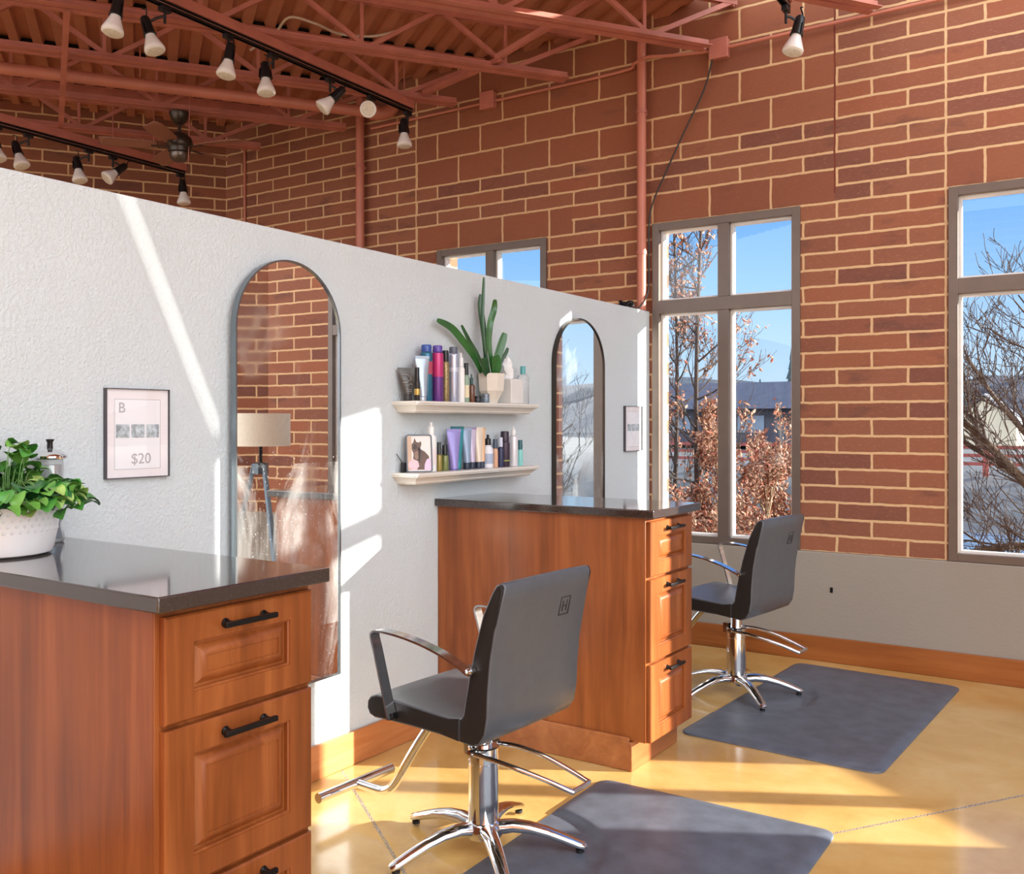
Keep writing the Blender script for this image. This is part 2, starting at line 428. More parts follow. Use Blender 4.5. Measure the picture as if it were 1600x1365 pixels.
def window(n, x0, origin, rz, label):
    w = .995; fx0, fx1 = x0, x0+w; d0, d1 = -.018, .075
    root = thing('window_%d' % n, label, 'window', origin, rz); root['kind'] = 'structure'
    f = M(); f.box(fx0, fx0+.05, d0, d1, SILL, HEAD); f.box(fx1-.05, fx1, d0, d1, SILL, HEAD)
    f.box(fx0+.05, fx1-.05, d0, d1, HEAD-.05, HEAD); f.box(fx0+.05, fx1-.05, d0, d1, SILL, SILL+.045)
    obj('window_frame', f, MT['frame'], root, bevel=.002)
    obj('mullion', M().box(fx0+.463, fx0+.537, d0+.002, d1, SILL+.045, 2.186), MT['frame'], root, bevel=.002)
    obj('mullion', M().box(fx0+.463, fx0+.537, d0+.002, d1, 2.273, HEAD-.05), MT['frame'], root, bevel=.002)
    obj('transom', M().box(fx0+.05, fx1-.05, d0+.001, d1, 2.186, 2.273), MT['frame'], root, bevel=.002)
    for a, b in ((fx0+.05, fx0+.463), (fx0+.537, fx1-.05)):
        for z0, z1 in ((SILL+.045, 2.186), (2.273, HEAD-.05)):
            g = M(); t = .014
            g.box(a, a+t, .022, d1, z0, z1); g.box(b-t, b, .022, d1, z0, z1); g.box(a+t, b-t, .022, d1, z0, z0+t); g.box(a+t, b-t, .022, d1, z1-t, z1)
            sh = obj('sash', g, MT['sash'], root); sh['label'] = 'pale glazing bead'
            obj('pane', M().add([(a+t,.062,z0+t),(b-t,.062,z0+t),(b-t,.062,z1-t),(a+t,.062,z1-t)], [(0,1,2,3)]), MT['wglass'], sh, smooth=False)
window(1, -4.54, (0,YW,0), 0, 'window in the brick wall mostly hidden behind the white partition')
window(2, -2.71, (0,YW,0), 0, 'four pane window right at the end of the partition')
window(3, -.87, (0,YW,0), 0, 'window cut by the right edge of the photo')
window(4, U0, (XR,YW,0), -JA, 'window in the angled brick wall that lets the sun in')

# ------------------------------------------------------------------ ceiling deck
import bmesh
pitch = .1524; m = M(); x = -1.0; prof = []
x = -9.4
while x < 2.4:
    prof += [(x, ZD-.018), (x+.062, ZD-.018), (x+.074, ZD+.020), (x+.140, ZD+.020)]; x += pitch
L0, L1 = -7.5, 8.5
vs = [(a, L0, z) for a, z in prof] + [(a, L1, z) for a, z in prof]; n = len(prof)
m.add(vs, [(i, i+1, n+i+1, n+i) for i in range(n-1)])
m.add([(prof[0][0], L0, ZD+.06), (prof[-1][0], L0, ZD+.06), (prof[-1][0], L1, ZD+.06), (prof[0][0], L1, ZD+.06)], [(0,1,2,3)])
deck = struct(obj('ceiling', m, MT['reddk'], smooth=False))
rot = Matrix.Translation((-4.0, 4.0, 0)) @ Matrix.Rotation(pi/2-JA, 4, 'Z')
bm = bmesh.new(); bm.from_mesh(deck.data); bmesh.ops.transform(bm, matrix=rot, verts=bm.verts)
def cutp(co, no):
    bmesh.ops.bisect_plane(bm, geom=bm.verts[:]+bm.edges[:]+bm.faces[:], plane_co=co, plane_no=no, clear_outer=True)
cutp((0, YW+.1, 0), (0,1,0)); cutp((XR, YW+.05, 0), (JD.x, JD.y, 0))
cutp((XL-.05, YW, 0), (-JN.x, -JN.y, 0)); cutp(tuple(FWD*1.2), tuple(-FWD)); cutp((5,0,0), (1,0,0))
bm.to_mesh(deck.data); bm.free()

# ------------------------------------------------------------------ roof joists
GJ = None
places = ['at the top right edge of the photo', 'that ends right of the tall red pipe', 'that ends left of the tall red pipe',
          'above the long spotlight rail end', 'just past the thick round pipe', 'at the brick corner behind the fan']
for i, xj in enumerate((-1.23, -2.25, -3.276, -4.227, -5.332, -6.323)):
    root = thing('roof_joist', 'red steel roof joist ' + places[i], 'roof joist', (xj, 5.75, 0), pi/2-JA, 'red steel roof joists under the deck')
    L = -7.6; w = .050; t = .006; zb, zt = 3.825, 4.115; g = .012
    wend = .19/cos(JA)
    bt = M(); bt.angle((L,g,zb), (0,g,zb), w, t, -1); bt.angle((L,-g,zb), (0,-g,zb), w, t, 1)
    obj('bottom_chord', bt, MT['red'], root, smooth=False)
    tp = M()
    sec = [(0,0),(w,0),(w,-t),(t,-t),(t,-w),(0,-w)]
    zc = ZD-.0195
    tp.sweep([(L,-g,zc),(wend-.02,-g,zc)], sec); tp.sweep([(L,g,zc),(wend-.02,g,zc)], [(-a,b) for a,b in sec][::-1])
    obj('top_chord', tp, MT['red'], root, smooth=False)
    x = -.42; kk = 0; P = .98
    obj('web_bar', M().bar((-.40,0,zb+.03), (wend-.05,0,zc-.03), .03, .03), MT['red'], root, smooth=False)
    while x > L+.6:
        obj('web_bar', M().bar((x,0,zb+.025), (x-P/2+.02,0,zc-.025), .028, .028), MT['red'], root, smooth=False)
        obj('web_bar', M().bar((x-P/2-.02,0,zc-.025), (x-P,0,zb+.025), .028, .028), MT['red'], root, smooth=False)
        obj('web_post', M().bar((x-.035,0,zb+.03), (x-.035,0,zc-.03), .022, .022, (1,0,0)), MT['red'], root, smooth=False)
        x -= P; kk += 1
    cl = M()
    k = -9.4
    obj('flute_closure', M().box(L, wend-.1, -.03, .03, ZD-.012, ZD+.018), MT['void'], root, smooth=False)  # black bar painted in for the darkness inside the deck flutes

def P3(p): return Vector(p)
# bridging bars between the joists
def bridging(a, b, lab):
    o = obj('bridging_bar', M().angle(a, b, .04, .005, 1), MT['red'], smooth=False); tag(o, lab, 'brace', 'cross braces between roof joists')
G2 = 'cross braces between roof joists'
def brace(a, b, lab):
    return tag(obj('cross_brace', M().angle(a, b, .035, .006, 1), MT['red'], smooth=False), lab, 'brace', G2)
brace((-2.62,5.30,4.16), (-3.53,5.245,3.86), 'long diagonal steel brace from the deck down beside the tall red pipe')
brace((-3.50,5.26,3.85), (-4.33,5.48,3.845), 'short brace crossing to the joist end above the long spotlight rail')
brace((-5.13,3.19,3.815), (-6.757,4.16,3.664), 'slanting steel hanger carrying the spotlight rail over the partition')

# thick round pipe between the joists
pr = thing('main_pipe', 'thick round red painted pipe running between the roof joists', 'pipe', (-6.54,3.6,3.9))
A = Vector((-6.54,3.6,3.9)); Bp = A + JD*2.62
rel = lambda p: tuple(Vector(p) - A)
obj('pipe_run', M().tube([rel(A - JD*3.4), rel(Bp)], .044, 18), MT['redpipe'], pr)
el = spline([Bp, Bp + JD*.07 + Vector((0,0,.0)), Bp + JD*.13 + Vector((.0,.02,.05)), Bp + JD*.14 + Vector((0,.05,.16))], 6)
obj('elbow', M().tube([rel(p) for p in el], .050, 16), MT['redpipe'], pr)
obj('coupling_ring', M().tube([rel(Bp - JD*.03), rel(Bp + JD*.03)], .055, 18), MT['redpipe'], pr)
for k in (-.55, .9):
    q = A + JD*k
    obj('pipe_hanger', M().tube([rel(q + Vector((0,0,.055))), rel(q + Vector((0,0,.27)))], .005, 6), MT['redpipe'], pr)

def down_pipe(x, r, lab, z0, z1=4.12):
    root = thing('down_pipe', lab, 'pipe', (x, YW-.065, 0))
    obj('pipe_run', M().tube([(0,0,z0), (0,0,z1)], r, 16), MT['redpipe'], root)
    for z in (2.6, 3.55):
        b = M().tube([(0,0,z-.012), (0,0,z+.012)], r+.005, 16); b.box(-.012, .012, .0, .064, z-.01, z+.01)
        obj('pipe_clamp', b, MT['red'], root)
    return root
down_pipe(-2.765, .031, 'tall red pipe on the brick wall beside the four pane window', 2.2105)
down_pipe(-5.29, .035, 'red pipe on the far brick wall above the large arched mirror', .0)

# thin conduit with two junction boxes
cd = thing('wall_conduit', 'thin red conduit run along the top of the brick wall', 'conduit', (-2.2, YW, 3.87))
pts = [(-3.0,-.03,-.015),(-1.77,-.03,-.012),(-.75,-.03,-.005),(-.62,-.075,.01),(-.5,-.11,.02),(-.36,-.075,.012),(-.1,-.03,0),(.05,-.03,0),(1.3,-.03,.005),(2.6,-.03,.0)]
obj('conduit_run', M().tube(spline(pts, 5), .011, 8), MT['redpipe'], cd)
for nm, x, lab in (('junction_box', -2.228, 'red square junction box at the end of the joist right of the tall pipe'), ('junction_box', -4.04, 'red square junction box left of the tall pipe')):
    r = thing(nm, lab, 'junction box', (x, YW-.0, 3.868))
    obj('box_body', M().box(-.058,.058,-.052,-.0005,-.06,.06), MT['red'], r, bevel=.004)
    obj('box_cover', M().box(-.063,.063,-.060,-.0525,-.065,.065), MT['red'], r, bevel=.003)
cw = M().tube(spline([(-2.265,5.878,3.80),(-2.33,5.90,3.625),(-2.455,5.90,3.395),(-2.601,5.90,3.12),(-2.71,5.90,2.88),(-2.722,5.90,2.6),(-2.722,5.89,2.35),(-2.745,5.80,2.225),(-2.79,5.76,2.222)], 6), .0055, 6)
tag(obj('loose_cable', cw, MT['black']), 'thin black cable drooping from the junction box to the partition top', 'cable')
random.seed(4); pts = []
for k in range(46):
    a = k*.62; r = .045 + .018*sin(k*1.7)
    pts.append(PT(.205 + 1.15*r*cos(a) + .0010*k, -.062 + .7*r*sin(a), 2.222 + .032*abs(sin(k*.9))))
bundle = M().tube(spline(pts, 4), .006, 6)
tag(obj('cable_bundle', bundle, MT['blackm']), 'tangled bundle of dark cable lying on the partition top', 'cable')
tag(obj('electrical_cable', M().tube(spline([(-5.05,4.5,4.0),(-4.95,4.62,4.12),(-4.70,4.52,4.15),(-4.57,4.62,4.12),(-4.53,4.83,4.11),(-4.4,5.02,4.13),(-4.25,5.1,4.16)], 6), .009, 6), simple('white_cable', (214,196,176), .5)), 'pale cable looping under the roof deck above the long spotlight rail', 'cable')

tag(obj('wall_conduit', M().tube([(-6.72,5.925,0.02),(-6.72,5.925,3.95)], .011, 8), MT['redpipe']), 'thin red conduit running up the far brick wall beside the corner', 'conduit')
# spotlight rails
def rail(x, y0, y1, z, lab, rods=()):
    root = thing('spotlight_rail', lab, 'light rail', (x, y1, z))
    L = y0 - y1
    b = M().box(-.03,.03, L,0, .03,.034); b.box(-.03,-.026, L,0,.034,.084); b.box(.026,.03,L,0,.034,.084); b.box(-.03,-.014,L,0,.0845,.088); b.box(.014,.03,L,0,.0845,.088)
    obj('support_channel', b, MT['red'], root, smooth=False)
    t = M().box(-.018,.018, L,-.004, .012,.0295); t.box(-.018,-.012,L,-.004,0,.0115); t.box(.012,.018,L,-.004,0,.0115)
    obj('track', t, MT['track'], root, smooth=False)
    s = M().box(.0185,.0195, L,-.01, .008,.013)
    q = obj('conductor_strip', s, MT['silverline'], root, smooth=False); q['label'] = 'bright metal edge strip'
    for (y, h) in rods:
        obj('hanger_rod', M().tube([(0, y-y1, .08), (0, y-y1, .08+h)], .005, 6), MT['red'], root)
rail(-4.45, 1.2, 5.50, 3.735, 'long spotlight rail across the middle of the ceiling', ((5.42,.36),(3.6,.05)))
rail(-6.76, 1.0, 5.30, 3.565, 'spotlight rail above the far side of the partition', ((4.62,.55),(5.0,.55)))
rail(-1.56, 2.2, 5.16, 3.70, 'spotlight rail end at the top right of the photo', ((5.05,.4),))

def head_meshes():
    ad = M().box(-.016,.016,-.032,.032,-.028,0); ad.lathe([(.0,-.03),(.014,-.029),(.014,-.022),(0,-.021)], 12)
    st = M().tube([(0,0,-.028),(0,0,-.055)], .0075, 8)
    ho = M().lathe([(.0,.045),(.020,.044),(.026,.035),(.029,0),(.031,-.04),(.036,-.066),(.034,-.068),(.0,-.066)], 18)
    bu = M().lathe([(.0,-.062),(.026,-.064),(.030,-.080),(.040,-.105),(.052,-.135),(.0575,-.152),(.056,-.160),(.047,-.166),(.025,-.169),(0,-.170)], 22)
    fa = M().lathe([(.0,-.171),(.024,-.1705),(.045,-.1675),(.044,-.1672),(0,-.169)], 20)
    return ad, st, ho, bu, fa
HM = head_meshes()
proto = thing('track_spotlight', 'x', 'spotlight')
p_ad = obj('track_adapter', HM[0], MT['black'], proto, bevel=.002); p_st = obj('stem', HM[1], MT['black'], proto)
p_ho = obj('lamp_holder', HM[2], MT['black'], proto)
yk = M().bar((.030,0,.0),(.036,0,-.062),.004,.014,(1,0,0)); yk.bar((-.030,0,.0),(-.036,0,-.062),.004,.014,(1,0,0)); yk.tube([(-.02,0,.045),(-.012,.02,.085),(.0,.0,.10)], .004, 6)
p_yk = obj('yoke', yk, MT['blackm'], p_ho)
p_bu = obj('bulb', HM[3], MT['bulb'], p_ho); p_bf = obj('bulb_face', HM[4], MT['bulbface'], p_ho)
arm_me = {}
first = [True]
def spot(x, y, z, dx, dn, tow, off, lab):
    r = proto if first[0] else copy_tree(proto); first[0] = False
    r['label'] = lab; r['group'] = 'track spotlights under the ceiling'
    r.location = (x, y, z)
    d = (RGT*dx - FWD*tow + Vector((0,0,-dn))).normalized()
    q = d.to_track_quat('-Z', 'Y')
    ov = RGT*off
    for c in r.children:
        if c.name.startswith('lamp_holder'):
            c.rotation_mode = 'QUATERNION'; c.rotation_quaternion = q; c.location = ov + Vector((0,0,-.095))
    if abs(off) > .01:
        a = M().tube(spline([(0,0,-.05), tuple(ov*.5 + Vector((0,0,-.062))), tuple(ov + Vector((0,0,-.09)))], 4), .008, 8)
        obj('swivel_arm', a, MT['black'], r)
    else:
        obj('swivel_arm', M().tube([(0,0,-.05),(0,0,-.09)], .008, 8), MT['black'], r)
    return r
T1 = [(3.07,-.1,1,.2,.0,'spotlight cut by the top edge of the photo, bulb facing down'),
 (3.36,.35,1,.1,-.10,'spotlight under the long rail, second from the photo top, bulb tipped right'),
 (3.80,-.1,1,.2,.01,'third spotlight down the long rail, hanging straight'),
 (4.15,.1,1,.2,-.05,'fourth spotlight down the long rail, in front of the joist steel'),
 (4.65,-.75,.8,.25,.06,'spotlight on the long rail with its bulb tipped to the left'),
 (5.06,0.0,.3,1,.0,'spotlight on the long rail showing its round bulb face'),
 (5.46,.05,1,.1,-.03,'last spotlight at the far end of the long rail')]
for y, dx, dn, tow, off, lab in T1: spot(-4.45, y, 3.735, dx, dn, tow, off, lab)
T2 = [(3.70,.3,1,.2,-.02,'spotlight cut by the left edge of the photo above the partition'),
 (3.93,.4,1,.2,-.09,'second spotlight from the left above the partition'),
 (4.41,.25,1,.2,-.09,'third spotlight from the left above the partition'),
 (4.62,-.55,.7,.6,.07,'dark backed spotlight turned to show its bulb face, left of the ceiling fan'),
 (5.26,.1,1,.1,.02,'spotlight at the rail end below the ceiling fan')]
for y, dx, dn, tow, off, lab in T2: spot(-6.76, y, 3.565, dx, dn, tow, off, lab)
spot(-1.56, 5.13, 3.70, -.25, 1, .1, .07, 'single spotlight against the brick at the top right')

# ceiling fan, blades at rest
cf = thing('ceiling_fan', 'dark bronze ceiling fan hanging above the partition', 'ceiling fan', (-6.04, 4.69, 3.80))
BR = simple('dark_bronze', (74,66,58), .32, .6, .1)
obj('canopy', M().lathe([(0,0),(.075,0),(.074,-.02),(.06,-.055),(.035,-.085),(.02,-.092),(0,-.092)], 24), BR, cf)
obj('down_rod', M().tube([(0,0,-.09),(0,0,-.16)], .012, 10), BR, cf)
obj('motor_housing', M().lathe([(0,-.15),(.03,-.15),(.06,-.162),(.085,-.185),(.097,-.215),(.098,-.238),(.090,-.262),(.086,-.266),(.086,-.272),(.080,-.30),(.06,-.305),(0,-.305)], 28), BR, cf)
obj('switch_cup', M().lathe([(0,-.305),(.074,-.306),(.074,-.318),(.068,-.345),(.045,-.368),(.02,-.376),(0,-.377)], 26), simple('fan_cup', (110,100,92), .25, .7), cf)
for k in range(5):
    a = radians(14 + 72*k); c, s_ = cos(a), sin(a); b = M()
    def fp(r, w, z): return (c*r - s_*w, s_*r + c*w, z)
    prof = [(.16,.045),(.22,.06),(.40,.068),(.52,.066),(.555,.05),(.565,.02)]
    top = [fp(r, w, -.255+.012) for r, w in prof] + [fp(r, -w, -.255-.012) for r, w in reversed(prof)]
    bot = [(x, y, z-.007) for x, y, z in top]
    b.rings([top, bot]); bl = obj('fan_blade', b, simple('fan_blade_wood', (150,104,84), .45) if k == 0 else bpy.data.materials['fan_blade_wood'], cf, smooth=False)
    obj('blade_iron', M().bar(fp(.075,0,-.262), fp(.20,0,-.268), .03, .006), BR, bl, smooth=False)
tag(obj('fan_wire', M().tube([(-5.95,4.72,4.15),(-5.96,4.71,3.42)], .004, 6), MT['red']), 'thin vertical rod hanging right in front of the ceiling fan', 'rod')
# ------------------------------------------------------------------ drawer cabinets (peninsulas off the partition)
ZT = 1.093
def drawer_front(y0, y1, z0, z1, x0=1.0875, th=.02):
    m = M()
    py0, py1, pz0, pz1 = y0+.072, y1-.072, z0+.058, z1-.062
    def rect(a, b, c, d, x): return [(x,a,c),(x,b,c),(x,b,d),(x,a,d)]
    e = .004; F = x0+th
    rs = [rect(y0,y1,z0,z1,x0), rect(y0,y1,z0,z1,F-e), rect(y0+e,y1-e,z0+e,z1-e,F),
          rect(py0,py1,pz0,pz1,F), rect(py0+.0015,py1-.0015,pz0+.0015,pz1-.0015,F-.004), rect(py0+.005,py1-.005,pz0+.005,pz1-.005,F-.0055), rect(py0+.006,py1-.006,pz0+.006,pz1-.006,F-.015),
          rect(py0+.011,py1-.011,pz0+.011,pz1-.011,F-.0152), rect(py0+.020,py1-.020,pz0+.020,pz1-.020,F-.0075),
          rect(py0+.030,py1-.030,pz0+.030,pz1-.030,F-.0025), rect(py0+.036,py1-.036,pz0+.036,pz1-.036,F-.0015),
          rect(py0+.0368,py1-.0368,pz0+.0368,pz1-.0368,F-.0045), rect(py0+.040,py1-.040,pz0+.040,pz1-.040,F-.0042)]
    m.rings(rs); return m
def cabinet(s0, label):
    root = thing('drawer_cabinet', label, 'cabinet', PT(s0-.245, 0, 0), -TH, 'wooden drawer cabinets against the white partition')
    y0, y1 = -.220, .220
    b = M().box(.001, 1.0865, y0, y1, .125, 1.0575)
    obj('cabinet_body', b, MT['wood'], root, bevel=.002)
    p = M().box(.02, 1.035, y0-.014, y1+.004, 0.0005, .122); p.box(.02, 1.02, y0-.014, y0-.0005, .12, .140)
    obj('plinth', p, MT['wood_h'], root, bevel=.003)
    obj('face_rail', M().box(1.0868, 1.091, y0, y1, .125, 1.0572), MT['wood'], root, bevel=.001)
    c = M().box(.001, 1.14, -.2465, .2465, 1.058, ZT)
    obj('countertop', c, MT['stone'], root, bevel=.004, bseg=3)
    for z0, z1 in ((.812,1.041), (.458,.800), (.125,.446)):
        d = obj('drawer_front', drawer_front(y0+.012, y1-.006, z0, z1, 1.0912), MT['wood'], root, ang=20)
        zc = z1-.036; h = M()
        for yy in (-.055, .055):
            h.lathe([(0,1.1112),(.011,1.1112),(.011,1.114),(.0075,1.118),(.0065,1.136),(0,1.136)], 12, (0,yy+.003,zc), 'x')
        h.box(1.130, 1.1405, -.072, .078, zc-.006, zc+.006)
        obj('handle', h, MT['blackm'], d, bevel=.0012)
    return root
cabinet(4.678, 'near drawer cabinet carrying the leafy plant, at the left edge of the photo')
cabinet(2.340, 'drawer cabinet between the two salon chairs, under the shelves')

# ------------------------------------------------------------------ arched mirrors
def arch(w, h, inset=0.0, n=30):
    r = w/2 - inset; pts = [(-r, inset), (r, inset)]; zc = h - w/2
    for k in range(n+1):
        a = pi*k/n; pts.append((r*cos(a), zc + r*sin(a)))
    return pts
def mirror(s, z, label, rz, mat, off=.003):
    w, h = .557, 1.672
    root = thing('arched_mirror', label, 'mirror', PT(s, off + abs(rz)*.28, z), -TH+rz)
    o, i = arch(w, h), arch(w, h, .007)
    m = M(); rs = []
    for (a, b), (c, d) in zip(o, i): rs.append([(0,a,b),(.028,a,b),(.028,c,d),(0,c,d)])
    m.rings(rs, closed=True); obj('mirror_frame', m, mat, root)
    g = M(); o2 = arch(w, h, .0072)
    g.rings([[(.004,a,b) for a,b in o2], [(.0215,a,b) for a,b in o2]])
    obj('mirror_glass', g, MT['mirror'], root, ang=30)
    return root
mirror(3.2885, .412, 'large arched mirror behind the near cabinet, smeared and dusty low down', radians(1.25), MT['mframe'], .012)
mirror(1.000, .395, 'narrow looking arched mirror near the window, mostly below the far cabinet top', radians(-1.5), MT['mframe2'])

# ------------------------------------------------------------------ small framed notices
def notice(s, z, w, h, label, price):
    root = thing('framed_notice', label, 'picture frame', PT(s, .0005, z), -TH)
    f = M(); t = .0026; D = .018
    f.box(0,D,-w/2,-w/2+t,0,h); f.box(0,D,w/2-t,w/2,0,h); f.box(0,D,-w/2+t,w/2-t,0,t); f.box(0,D,-w/2+t,w/2-t,h-t,h)
    obj('frame', f, C('dark_grey_frame', (74,70,76), .35), root, smooth=False)
    obj('paper', M().box(.001,.010,-w/2+t,w/2-t,t,h-t), MT['paper'], root, smooth=False)
    ins = M().box(.0101,.0106,-w*.36,w*.36,h*.10,h*.88); sh = obj('printed_sheet', ins, MT['paper2'], root, smooth=False)
    ln = M(); e = .0007
    for (a,b,c,d) in ((-.36,.36,.10,.10),(-.36,.36,.88,.88),(-.36,-.36,.10,.88),(.36,.36,.10,.88)):
        ln.box(.0107,.0109, w*a-e, w*b+e, h*c-e, h*d+e)
    obj('printed_border', ln, MT['ink'], sh, smooth=False)
    for k in range(3):
        y = w*(-.235 + .235*k); ph = M().box(.0107,.0110, y-w*.105, y+w*.105, h*.45, h*.60)
        obj('printed_photo', ph, MT['photo'], sh, smooth=False)
    if price:
        text_mesh('printed_initial', 'B', .048, MT['ink'], sh, (.0108, -w*.25, h*.78), (pi/2,0,pi/2))
        text_mesh('printed_price', '$20', .050, MT['ink'], sh, (.0108, w*.05, h*.21), (pi/2,0,pi/2))
    obj('glass', M().add([(.0135,-w/2+t,t),(.0135,w/2-t,t),(.0135,w/2-t,h-t),(.0135,-w/2+t,h-t)], [(0,1,2,3)]), MT['glasscover'], root, smooth=False)
notice(3.943, 1.268, .240, .297, 'framed price notice hanging left of the large arched mirror', True)
notice(.268, 1.268, .245, .294, 'small framed notice near the window end of the partition', False)

# ------------------------------------------------------------------ shelves
SD = .145
def shelf(z, label):
    s0, s1 = 2.648, 1.633; root = thing('wall_shelf', label, 'shelf', PT((s0+s1)/2, 0, z), -TH, 'moulded ledge shelves on the partition')
    hl = (s0-s1)/2
    prof = [(0,0),(0,-.010),(.004,-.013),(.004,-.017),(.010,-.020),(.020,-.026),(.026,-.034),(.028,-.036),(.032,-.037),(.034,-.044),(.042,-.051),(.048,-.052)]
    def ring(i, z): return [(.0005,-hl+i,z),(SD-i,-hl+i,z),(SD-i,hl-i,z),(.0005,hl-i,z)]
    obj('shelf_board', M().rings([ring(i, zz) for i, zz in prof[:4]]), MT['shelf'], root, ang=25)
    obj('crown_moulding', M().rings([ring(i, zz-.0003) for i, zz in prof[3:]]), MT['shelf'], root, ang=25)
ZU, ZL = 1.549, 1.227
shelf(ZU, 'upper ledge shelf holding the potted plant and tall cans')
shelf(ZL, 'lower ledge shelf holding the cat picture and the row of tubes')

GU, GLW = 'products on the upper shelf', 'products on the lower shelf'
def item(name, label, cat, s, z, d=.07, rz=0.0, group=None):
    return thing(name, label, cat, PT(s, d, z+.0008), -TH+rz, group)
def can(s, z, r, h, col, capcol, label, capf=.17, group=None, band=None, d=.07, rough=.25, metal=.3, bandz=(.3,.6)):
    r *= 1.13
    root = item('spray_can', label, 'spray can', s, z, d, 0, group); hc = h*(1-capf)
    obj('can_body', M().lathe([(0,0),(r*.94,0),(r,.003),(r,hc-.012),(r*.97,hc-.006),(r*.80,hc),(0,hc)], 24), col, root)
    obj('cap', M().lathe([(0,hc+.0003),(r*.82,hc+.0003),(r*.84,hc+.004),(r*.82,h-.006),(r*.72,h-.001),(0,h)], 24), capcol, root)
    if band: obj('label_band', M().lathe([(r*1.004,hc*bandz[0]),(r*1.012,hc*bandz[0]+.001),(r*1.012,hc*bandz[1]),(r*1.004,hc*bandz[1]+.001)], 24), band, root)
    return root
def bottle(s, z, r, h, col, capcol, label, neck=.35, capr=.5, kind='bottle', group=None, band=None, d=.07, nozzle=0, shoulder=.12, caph=.3):
    r *= 1.14
    root = item('product_bottle', label, 'bottle', s, z, d, 0, group); hb = h*(1-caph)
    obj('bottle_body', M().lathe([(0,0),(r*.93,0),(r,.004),(r,hb*(1-shoulder)-.004),(r*.92,hb*(1-shoulder*.55)),(r*.62,hb*(1-shoulder*.15)),(r*neck,hb),(0,hb)], 24), col, root)
    cr = r*capr
    prof = [(0,hb+.0003),(cr,hb+.0003),(cr,hb+(h-hb)*.55),(cr*.9,hb+(h-hb)*.6)]
    prof += [(cr*.45,hb+(h-hb)*.66),(cr*.42,h-.002),(0,h)] if nozzle else [(cr*.95,h-.003),(cr*.85,h),(0,h)]
    obj('cap', M().lathe(prof, 20), capcol, root)
    if band: obj('label_band', M().lathe([(r*1.004,hb*.18),(r*1.013,hb*.18+.001),(r*1.013,hb*.62),(r*1.004,hb*.62+.001)], 24), band, root)
    return root
def squeeze(s, z, w, r, h, col, capcol, label, caph=.13, rz=-.35, group=None, stripe=None, d=.07):
    w *= 1.10
    root = item('squeeze_tube', label, 'tube', s, z, d, rz, group); c = h*caph
    obj('cap', M().lathe([(0,0),(r*.9,0),(r*.92,.003),(r*.92,c-.002),(r*.85,c),(0,c)], 22), capcol, root)
    rs = []; N = 22
    for k in range(9):
        t = k/8; a = r*(1-t) + (w/2)*t; b = r*(1-t)**.8 + .0016; zz = c+.0004 + (h-c)*t*.93
        rs.append([(b*cos(2*pi*i/N), a*sin(2*pi*i/N), zz) for i in range(N)])
    obj('tube_body', M().rings(rs), col, root)
    zc = c + (h-c)*.93 + .0008
    obj('crimp', M().box(-.0022,.0022,-w/2,w/2,zc,h), stripe or col, root, smooth=False)
    return root
# upper shelf, left to right
W_ = C('white_gloss', (242,241,238), .25)
t = squeeze(2.588, ZU, .086, .021, .150, C('dark_grey_tube', (86,84,80), .35, .3), C('dark_grey_cap', (60,58,56), .4), 'dark grey tube with a pale zigzag mark, first on the upper shelf', .2, -.55, GU, None, .043)
mk = M()
def onface(y, zz):   # on the front of the tube
    return (.0215*(1-(zz-.03)/.12)**.8+.0055, y, zz)
for a, b in (((-.030,.118),(-.006,.118)),((-.006,.118),(.010,.105)),((.010,.105),(.010,.094)),((-.028,.098),(-.008,.098)),((-.028,.082),(-.012,.082)),((-.012,.082),(.006,.096)),((-.010,.066),(.008,.078)),((.008,.078),(.016,.072)),((-.016,.050),(.014,.050)),((-.014,.042),(.012,.042))):
    mk.bar(onface(*a), onface(*b), .0012, .0042, (1,0,0))
q = obj('printed_mark', mk, C('pale_print', (206,204,196), .4), t, smooth=False); q['label'] = 'pale zigzag mark'
can(2.600, ZU, .0115, .150, C('black_gold', (36,32,28), .3, .2), C('gloss_black', (18,18,20), .2), 'slim black bottle with a gold band beside the dark grey tube', .42, GU, C('gold_band', (196,164,92), .3, .6), .108)
squeeze(2.532, ZU, .062, .021, .205, C('silver_blue', (172,186,200), .28, .5), C('silver_cap', (190,196,204), .3, .4), 'silver blue tube leaning tall beside the blue can', .10, -.5, GU, C('silver_edge', (150,160,172), .3, .5), .082)
b1 = can(2.468, ZU, .0255, .262, C('teal_can', (54,110,138), .25, .4), C('blue_cap', (52,84,160), .25), 'teal and blue spray can with a red swirl band', .13, GU, C('red_swirl', (178,74,98), .3), .055, bandz=(.55,.80))
b2 = can(2.405, ZU, .0245, .262, C('purple_can', (112,66,140), .25, .4), C('purple_cap', (94,72,160), .25), 'magenta and purple spray can', .12, GU, C('magenta_band', (190,54,116), .28, .2), .07, bandz=(.50,.97))
can(2.345, ZU, .0165, .243, C('gold_pattern', (150,130,92), .3, .5, .55, vscale=160), C('black_cap', (24,24,26), .3), 'slim gold flecked can with a black cap', .22, GU, None, .07)
can(2.290, ZU, .0220, .263, C('silver_lavender', (184,192,214), .2, .55), C('charcoal_cap', (86,92,108), .3), 'silver lavender spray can with a charcoal cap', .12, GU, C('silver_label', (204,210,226), .25, .3), .075, bandz=(.62,.70))
bottle(2.224, ZU, .0165, .240, W_, W_, 'slim white bottle with a white nozzle on the upper shelf', .5, .6, group=GU, nozzle=1, shoulder=.08, caph=.28)
bottle(2.182, ZU, .0140, .192, C('sage_green', (140,164,142), .3), C('black_cap', (24,24,26), .3), 'sage green bottle with a black cap', .6, .72, group=GU, band=C('cream_band', (222,210,176), .4), caph=.3)
